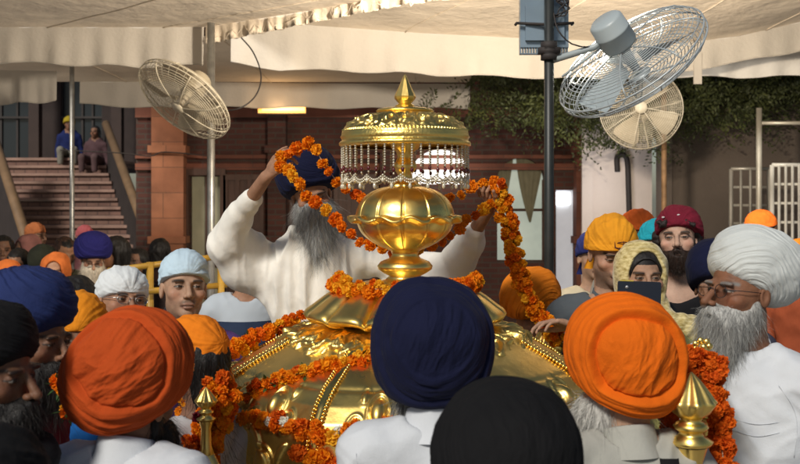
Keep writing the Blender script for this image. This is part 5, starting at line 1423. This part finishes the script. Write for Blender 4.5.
def long_hair(H,root,J,L=.2,col=(.010,.008,.007),name='hair',w=1.0,side=True):
    s=H.s; lo=H.C-.19*s-np.array([0,0,L]); hi=H.C+.17*s
    f=SDF(*[np.arange(lo[i],hi[i],.006) for i in range(3)])
    f.ell(H.w((0,.022,.030)),np.array([.084,.100,.092])*s,H.R,0)
    b=H.w((0,.045,-.06)); f.cap(H.w((0,.06,.0)),b+np.array([0,0,-L])+H.R@np.array([0,.03,0]),.065*w*s,.045*w*s,.03)
    for sx in ((-1,1) if side else ()): f.cap(H.w((sx*.066,.018,.03)),H.w((sx*.074,.022,-.08-L*.4)),.024*w*s,.020*s,.02)
    f.ell(H.w((0,-.085,-.022)),np.array([.068,.082,.112])*s,H.R,.01,'sub')
    V,Q=f.mesh(); N=vnormals(V,Q); V=V+N*(fbm(V*np.array([55,55,14]),3)*.008)[:,None]
    mb=MB(); mb.add(V,Q,mi=0); P=H.L(V); sv,sq=strands(V,N,1500,.06,.0012,np.array([0,0,-.9]),3,.35,prob=(P[:,2]<.03)+1e-6); mb.add(sv,sq)
    return mb.build(name,[hair_mat(col)],root)
long_hair(H,root,J,.20,side=False)
TEE=mat('two_tone_tee',(.45,.50,.55),rough=.9,bump=.3,bscale=300)
nt=TEE.node_tree; tc=nt.nodes.new('ShaderNodeTexCoord'); sx_=nt.nodes.new('ShaderNodeSeparateXYZ'); nt.links.new(tc.outputs['Object'],sx_.inputs[0])
mr=nt.nodes.new('ShaderNodeMath'); mr.operation='LESS_THAN'; mr.inputs[1].default_value=Z(320,5.0); nt.links.new(sx_.outputs[2],mr.inputs[0])
mx=nt.nodes.new('ShaderNodeMix'); mx.data_type='RGBA'; mx.inputs[6].default_value=(.45,.50,.55,1); mx.inputs[7].default_value=(.015,.03,.07,1); nt.links.new(mr.outputs[0],mx.inputs[0]); nt.links.new(mx.outputs[2],nt.nodes['Principled BSDF'].inputs['Base Color'])
root,H,J=person('person in a white and navy T-shirt, mostly hidden behind the priest\'s raised sleeve',247,262,5.0,yaw=20,sc=1.0,by=10,skin='mid',vox=.006,topcol=TEE,top='t_shirt',sleeve='short',bvox=.009,broad=1.0)
patka(H,root,FAB['white_headcloth'],dict(seed=13,res=(80,60)))
root,H,J=person('black-haired person in a red top, between the saffron and white headcloths',80,301,4.6,yaw=150,sc=1.0,skin='dark',vox=.005,topcol=(.32,.012,.015),bvox=.011)
long_hair(H,root,J,.10)
# --- right middle
root,H,J=person('grey-bearded man in orange turban right of the dome, under the hanging marigolds',533,309,4.55,yaw=128,pitch=10,sc=1.0,by=150,skin='mid',vox=.0045,topcol=(.50,.46,.40),bvox=.01)
turban(H,root,fb('bright_orange_turban_cloth',(.85,.24,.015),bump=.5,bscale=240),ring_opts(41,[(t,.0045,.2) for t in (.5,.72,.94,1.16,1.38,1.6,1.85)],aw=(.6,-.6,-.5),H=H,c=(0,.03,.062),r=(.122,.140,.122),res=(200,220)))
beard(H,root,J['base'],dict(GREY,len=.10,w=1.25,bushy=1,n=2200),.007)
root,H,J=person('man in yellow-orange headcloth and dark grey shirt looking down, wearing a wristwatch',611,253,4.15,yaw=8,pitch=14,sc=1.08,by=-5,skin=(.42,.25,.17),vox=.0034,topcol=(.085,.10,.115),bvox=.009,neck=.085,collar=(.03,.07),broad=1.12,face=dict(eye_open=.3,gaze=(0,-.002),stubble=.55),
   arms={'m':dict(el=at(596,352,4.2),wr=at(574,326,3.92),u=(-1,-.25,.25),n=(0,-.2,-1),side=1,fine=True,curl=(22,28,20))})
patka(H,root,fb('yellow_orange_headcloth',(.80,.33,.02),bump=.4),dict(seed=15,res=(200,150),p0=(0,-.10,.038),r=(.094,.116,.106),c=(0,.014,.040),steps=[(1.2,.004,.3),(1.8,.004,.3)]))
# round emblem printed on the headcloth
mb=MB(); ring=[H.w((.022*math.cos(a)+.004,-.108+.012*math.cos(a)**2,.062+.013*math.sin(a))) for a in np.arange(20)*2*PI/20]; mb.tube(ring,.0022,6,closed=True)
mb.tube([H.w((.004,-.108,.080)),H.w((.004,-.111,.048))],[.001,.004],6)
for sx in (-1,1): mb.tube([H.w((.004+sx*.006,-.110,.047)),H.w((.004+sx*.028,-.101,.052)),H.w((.004+sx*.030,-.097,.074))],[.003,.004,.001],6)
mb.build('emblem',fb('emblem_print',(.10,.03,.02),bump=0),root)
w0=J['A']['m']['wr']; mb=MB(); ax=np.array([-1,-.25,.25]); ax/=np.linalg.norm(ax); u_=np.cross(ax,[0,0,1]); u_/=np.linalg.norm(u_); v_=np.cross(ax,u_)
P=[w0-ax*.012+.031*(u_*math.cos(a)+v_*math.sin(a)) for a in np.arange(20)*2*PI/20]; mb.tube(P,.006,6,closed=True); mb.sphere(w0-ax*.012+np.array([0,-.030,.012]),(.018,.007,.018),14,8); mb.build('wristwatch',mat('steel_watch',(.6,.6,.6),rough=.25,metal=1),root)
# woman with phone
root,H,J=person('woman in gold-yellow headscarf filming with a dark phone held before her mouth',642,277,3.95,yaw=2,pitch=-2,sc=1.0,by=0,skin=(.40,.235,.155),vox=.003,topcol=(.35,.33,.12),bvox=.009,face=dict(gaze=(0,-.001),haircol=(.012,.01,.01),hairline=.05),
   arms={'m':dict(el=at(606,350,3.85),wr=at(622,326,3.66),u=(.1,-.1,1),n=(.8,.2,.1),side=1,fine=True,curl=(15,25,20)),'p':dict(el=at(680,350,3.85),wr=at(657,326,3.66),u=(-.1,-.1,1),n=(-.8,.2,.1),side=-1,fine=True,curl=(15,25,20))})
f=SDF(*[np.arange(H.C[i]-(.36 if i==0 else .24),H.C[i]+(.36 if i==0 else .22),.0055) if i<2 else np.arange(H.C[2]-.42,H.C[2]+.19,.0055) for i in range(3)])
f.ell(H.w((0,.022,.030)),(.106,.122,.118),H.R,0); f.cap(H.w((0,.03,-.02)),H.w((0,.03,-.15)),.098,.105,.03)
f.cap(H.w((0,.0,-.20)),H.w((.0,.0,-.30)),.13,.19,.05,flat=(np.array([0,1.,0]),.7)); f.cap(H.w((.02,-.10,-.17)),H.w((.19,-.06,-.20)),.05,.055,.04); f.cap(H.w((-.02,-.10,-.19)),H.w((-.16,-.04,-.22)),.045,.05,.04)
f.ell(H.w((0,-.115,-.004)),(.076,.125,.112),H.R,.012,'sub')
V,Q=f.mesh(); V=smooth_mesh(V,Q,1); N_=vnormals(V,Q); q_=H.L(V); rr_=np.sqrt(q_[:,0]**2+(q_[:,2]+.02)**2)
V=V+N_*(np.sin(rr_*150+4*vnoise(q_*7))*.0022+fbm(q_*np.array([14,14,14]),3)*.006)[:,None]
M_SC=mat('gold_scarf',(.34,.24,.05),rough=.6,color2=(.82,.70,.36),vscale=42,stretch=(1,1,2.5),bump=.5,bscale=160,sheen=.3)
link('headscarf',make_mesh('headscarf',V,Q,None,[M_SC],None,True),root)
mb=MB(); V2=[]
f=SDF(*[np.arange(H.C[i]-.13,H.C[i]+.15,.004) for i in range(3)]); f.ell(H.w((0,.012,.034)),(.084,.102,.092),H.R,0); f.ell(H.w((0,-.10,-.030)),(.073,.092,.104),H.R,.006,'sub'); f.cap(H.w((0,-.13,.13)),H.w((0,-.08,.02)),.004,.003,.004,'sub')
V,Q=f.mesh(); V=V+vnormals(V,Q)*(fbm(V*np.array([60,60,30]),2)*.003)[:,None]; link('hair',make_mesh('hair',V,Q,None,[hair_mat((.012,.010,.010))],None,True),root)
def phone():
    c=at(639,298,3.60); root=empty('phone',c,'dark navy phone case held up landscape by the woman in the yellow scarf','phone'); R=Ry(math.radians(2))
    mb=MB(); w,h,t=.078,.060,.006
    prof=[]
    for cx,cz,a0 in ((w-.008,h-.008,0),(-w+.008,h-.008,90),(-w+.008,-h+.008,180),(w-.008,-h+.008,270)):
        for a in np.linspace(a0,a0+90,5): prof.append((cx+.008*math.cos(math.radians(a)),cz+.008*math.sin(math.radians(a))))
    n=len(prof); V=[];
    for y,s_ in ((-t,.985),(-t+.0015,1),(t-.0015,1),(t,.985)): V+=[(p[0]*s_,y,p[1]*s_) for p in prof]
    Q=[[k*n+i,k*n+(i+1)%n,(k+1)*n+(i+1)%n,(k+1)*n+i] for k in range(3) for i in range(n)]
    T=[[4*n,(i+1)%n,i] for i in range(n)]+[[4*n+1,3*n+i,3*n+(i+1)%n] for i in range(n)]
    mb.add(np.array(V+[(0,-t,0),(0,t,0)])@R.T,Q,T); mb.build('case',mat('phone_case',(.012,.018,.032),rough=.45,bump=.1,bscale=200),root,False)
    mb=MB(); mb.lathe([(.001,-.003),(.005,-.003),(.006,0),(.001,.0)],16,M=np.array([[1,0,0],[0,0,1],[0,-1,0]]).T,c=(-.045,-.0075,.040)); mb.build('camera_lens',mat('lens_glass',(.3,.3,.32),rough=.1,coat=1),root)
    mb=MB(); mb.box((-.070,-.0055,h+.0005),(-.020,.0055,h+.0035)); mb.build('screen_edge',mat('yellow_phone_edge',(.55,.42,.05),rough=.4),root,False)
phone()
root,H,J=person('person in orange-red headcloth half hidden behind the yellow-orange headcloth',639,236,5.4,yaw=12,sc=1.04,skin='mid',vox=.006,topcol=(.45,.42,.36),bvox=.012)
patka(H,root,fb('orange_red_headcloth',(.72,.13,.02)),dict(seed=17,r=(.090,.112,.102)))
root,H,J=person('person in turquoise headcloth between the woman and the crimson headcloth',656,247,4.9,yaw=-30,sc=.98,skin='light',vox=.006,topcol=(.20,.30,.42),bvox=.012)
patka(H,root,fb('turquoise_headcloth',(.02,.36,.46)),dict(seed=18,r=(.090,.112,.102)))
root,H,J=person('curly-haired bearded young man in crimson headcloth and black sleeveless top',677,239,4.6,yaw=-16,pitch=-8,roll=-3,sc=1.1,by=-10,skin='pale',vox=.0034,topcol=(.012,.012,.014),top='vest',sleeve='none',neck=.105,bvox=.008,face=dict(stubble=.3,gaze=(-.001,-.001),eye_open=.62,nose=1.08))
patka(H,root,fb('crimson_headcloth',(.17,.012,.028)),dict(seed=19,res=(180,140),p0=(0,-.10,.050),r=(.100,.125,.098),c=(.010,.030,.046),pn=(0,.35,.93)))
mb=MB(); 
for a,b in ((.012,.090),(.060,.070),(.082,.040),(-.05,.085)): 
    d_=np.array([a,-.105*math.sqrt(max(.05,1-(a/.1)**2))+.02,b]); mb=MB(); mb.sphere(H.w(d_),(.008,.004,.005),8,6); mb.build('white_print',fb('white_print',(.6,.55,.55),bump=0),root)
f=SDF(*[np.arange(H.C[i]-.16,H.C[i]+.17,.0055) for i in range(3)]); rr=random.Random(3)
for k in range(46):
    sx=rr.choice((-1,1)); p=(sx*(.072+rr.uniform(0,.012)),rr.uniform(.0,.09),rr.uniform(-.13,.03)); f.ell(H.w(p),rr.uniform(.016,.026),None,.006)
for k in range(14): f.ell(H.w((rr.choice((-1,1))*rr.uniform(.035,.07),-.072-rr.uniform(0,.012),rr.uniform(.045,.065))),rr.uniform(.008,.013),None,.004)
for k in range(16): f.ell(H.w((rr.uniform(-.07,.07),.095+rr.uniform(0,.02),rr.uniform(-.09,.02))),rr.uniform(.02,.03),None,.006)
V,Q=f.mesh(); N_=vnormals(V,Q); V=V+N_*(fbm(V*70,2)*.006)[:,None]; mb=MB(); mb.add(V,Q); sv,sq=strands(V,N_,1400,.035,.0013,np.array([0,0,-.3]),8,.7); mb.add(sv,sq); mb.build('curly_hair',hair_mat((.018,.010,.008)),root)
beard(H,root,J['base'],dict(col=(.03,.014,.008),col2=(.015,.009,.007),len=.028,w=1.05,n=3000,sl=.016),.0045)
root,H,J=person('person in dark navy turban just behind the old man in the white turban',716,287,4.0,yaw=-20,sc=1,skin='dark',vox=.006,topcol=(.05,.05,.08),bvox=.012)
turban(H,root,T_NAVY,dict(seed=22,res=(100,100),r=(.118,.14,.125)))
root,H,J=person('person in cream clothes and navy headcloth behind the man in dark grey',593,258,5.6,yaw=5,sc=1.0,skin='light',vox=.007,topcol=(.62,.54,.38),bvox=.012)
patka(H,root,fb('navy_headcloth',(.015,.02,.10)),dict(seed=23,res=(80,60),r=(.092,.112,.112)))
root,H,J=person('bearded man in orange headcloth facing right before the metal gates',763,230,7.6,yaw=78,sc=1.05,by=60,skin=(.25,.12,.07),vox=.007,topcol=(.10,.03,.025),bvox=.014,face=dict(stubble=.9))
patka(H,root,fb('vivid_orange_headcloth',(.85,.17,.02)),dict(seed=24,res=(90,70),r=(.092,.114,.108),tail=.16))
beard(H,root,J['base'],dict(BLK,len=.05,w=1.1,n=500),.008)
root,H,J=person('person in dark red shawl at the right edge, behind the white turban',798,258,6.6,yaw=-60,sc=1.0,skin='mid',vox=.008,topcol=(.22,.05,.02),bvox=.014)
patka(H,root,fb('amber_headcloth',(.60,.20,.02)),dict(seed=25,res=(80,60)))
# --- far left crowd
root,H,J=person('white-bearded old man in royal blue turban and cream shawl looking down, far left crowd',93,258,7.9,yaw=20,pitch=22,sc=1.1,by=15,skin='mid',vox=.0065,topcol=(.62,.50,.36),bvox=.013,broad=1.15,face=dict(eye_open=.3))
turban(H,root,fb('royal_blue_cloth',(.014,.013,.10)),ring_opts(51,[(t,.006,.2) for t in (.7,1.0,1.3,1.6)],c=(0,.02,.070),r=(.128,.14,.118),res=(130,130),axis=(.2,-.5,.8)))
beard(H,root,J['base'],dict(col=(.6,.52,.40),col2=(.4,.35,.3),len=.14,w=1.3,n=1200),.008)
spectacles(H,root)
def scarf_woman(label,px,py,d,yaw,c,top,sc=.98,skin='mid',pitch=0):
    root,H,J=person(label,px,py,d,yaw=yaw,pitch=pitch,sc=sc,skin=skin,vox=.0075,topcol=top,bvox=.018,face=dict(haircol=(.01,.01,.01)))
    f=SDF(*[np.arange(H.C[i]-.24,H.C[i]+.24,.010) if i<2 else np.arange(H.C[2]-.46,H.C[2]+.19,.010) for i in range(3)])
    f.ell(H.w((0,.022,.030)),(.104,.120,.114),H.R,0); f.cap(H.w((0,.03,-.02)),H.w((0,.03,-.15)),.096,.10,.03); f.cap(H.w((0,.02,-.20)),H.w((.0,.02,-.36)),.12,.19,.05,flat=(H.R@np.array([0,1.,0]),.7))
    f.ell(H.w((0,-.115,-.012)),(.062,.112,.095),H.R,.012,'sub')
    V,Q=f.mesh(); V=V+vnormals(V,Q)*(fbm(V*np.array([16,16,10]),3)*.012)[:,None]; link('headscarf',make_mesh('headscarf',V,Q,None,[cloth('scarf_cloth',c,bump=.2,var=.35)],None,True),root)
G='crowd at the foot of the staircase'
scarf_woman('person in a rust-orange headscarf left of the royal blue turban, low in the far crowd',55,272,7.0,10,(.55,.14,.03),(.20,.08,.05))
scarf_woman('person in an orange headscarf at the very left edge of the far crowd',7,280,6.8,20,(.60,.15,.03),(.10,.08,.08))
scarf_woman('person wrapped in a dark olive shawl in the middle of the far left crowd',44,262,7.8,160,(.020,.022,.014),(.02,.02,.015),sc=1.05)
scarf_woman('person in a pinkish brown shawl standing tallest in the far left crowd',26,250,8.8,-40,(.32,.14,.12),(.25,.10,.09),sc=1.0)
root,H,J=person('black-haired man in profile facing left beside the royal blue turban',113,252,8.2,yaw=-65,sc=1.1,skin=(.36,.17,.09),vox=.007,topcol=(.03,.03,.045),bvox=.015)
long_hair(H,root,J,.06,w=1.15)
root,H,J=person('person in a faded pink cap behind the royal blue turban',85,238,10.4,yaw=30,sc=1.05,skin='mid',vox=.009,topcol=(.3,.12,.13),bvox=.018); patka(H,root,fb('faded_pink_cloth',(.38,.09,.10)),dict(res=(70,50),knot=0))
root,H,J=person('brown-haired person looking down between the olive shawl and the royal blue turban',65,252,8.6,yaw=40,pitch=25,sc=1.05,skin=(.36,.18,.10),vox=.008,topcol=(.10,.10,.05),bvox=.018); long_hair(H,root,J,.04,col=(.05,.022,.012))
root,H,J=person('person in a dusky orange cap high at the back of the far left crowd',36,236,10.0,yaw=70,sc=1.05,skin='mid',vox=.009,topcol=(.28,.11,.06),bvox=.018); patka(H,root,fb('dusky_orange_cloth',(.48,.16,.06)),dict(res=(70,50),knot=0))
root,H,J=person('dark-haired person in green clothes at the left edge of the far crowd',3,250,8.6,yaw=20,sc=1.05,skin='dark',vox=.008,topcol=(.04,.08,.05),bvox=.018); long_hair(H,root,J,.10)
root,H,J=person('dark-haired person in front of the sandstone pilaster, above the pale blue headcloth',161,252,9.4,yaw=170,sc=1.1,skin='dark',vox=.009,topcol=(.06,.025,.02),bvox=.018); long_hair(H,root,J,.05)
root,H,J=person('person in black between the priest\'s sleeve and the yellow barrier',137,262,8.8,yaw=-20,sc=1.0,skin='dark',vox=.009,topcol=(.03,.02,.02),bvox=.018); long_hair(H,root,J,.05)
root,H,J=person('person with dark hair in a brown top at the far left behind the orange headscarf',18,264,7.9,yaw=0,pitch=15,sc=1.0,skin='mid',vox=.008,topcol=(.09,.05,.03),bvox=.018); long_hair(H,root,J,.08)
# --- sitting at the top of the stairs
root,H,J=person('person in blue shirt, pale trousers and yellow turban sitting at the top of the staircase',69,124,21.3,yaw=15,sc=1.1,skin='dark',vox=.012,topcol=(.012,.02,.09),bvox=.025,floor=2.72,seated=True,lower=(.20,.19,.16)); patka(H,root,fb('yellow_turban_cloth',(.35,.26,.02)),dict(res=(60,50),r=(.11,.13,.12),knot=0))
root,H,J=person('person in mauve clothes sitting on the top steps beside the balustrade',95,132,20.9,yaw=-10,sc=1.1,skin='dark',vox=.012,topcol=(.09,.05,.055),bvox=.025,floor=2.55,seated=True,lower=(.10,.06,.06)); long_hair(H,root,J,.05)
# flowers held at the left
garland('small handful of orange marigolds held at waist height beside the maroon shirt',[at(60,384,2.62),at(66,388,2.6),at(70,398,2.6),at(68,410,2.6)],sp=.03,kinds=(0,),rows=2,rad=.012,size=.85,leaves=5,group=None)
# ------------------------------------------------------------------ camera, light, world
cam=bpy.data.cameras.new('camera'); cam.lens=45; cam.sensor_width=36; cam.shift_y=-.04; cam.clip_end=300; cam.clip_start=.05
cam.dof.use_dof=True; cam.dof.focus_distance=3.9; cam.dof.aperture_fstop=5.6
co=bpy.data.objects.new('camera',cam); COL.objects.link(co); co.location=(0,0,CH); co.rotation_euler=(math.radians(90),0,0); scene.camera=co
SUN_EL=math.radians(38); SUN_AZ=math.radians(-28)   # light comes from behind the camera, upper left
sd=np.array([math.sin(SUN_AZ)*math.cos(SUN_EL),-math.cos(SUN_AZ)*math.cos(SUN_EL),math.sin(SUN_EL)])
sun=bpy.data.lights.new('sun','SUN'); sun.energy=2.7; sun.angle=math.radians(12); sun.color=(1,.94,.84)
so=bpy.data.objects.new('sun',sun); COL.objects.link(so); so.rotation_euler=Vector(tuple(sd)).to_track_quat('Z','Y').to_euler(); so.location=tuple(sd*30)
w=bpy.data.worlds.new('World'); scene.world=w; w.use_nodes=True; nt=w.node_tree; bg=nt.nodes['Background']
sky=nt.nodes.new('ShaderNodeTexSky'); sky.sky_type='NISHITA'; sky.sun_disc=False; sky.sun_elevation=SUN_EL; sky.sun_rotation=math.atan2(sd[0],sd[1])
nt.links.new(sky.outputs[0],bg.inputs[0]); bg.inputs[1].default_value=.042
vs=scene.view_settings; vs.view_transform='Standard'; vs.look='None'; vs.exposure=0.18; vs.gamma=1; vs.use_curve_mapping=False
scene.render.engine='CYCLES'; scene.cycles.max_bounces=8; scene.cycles.transparent_max_bounces=8
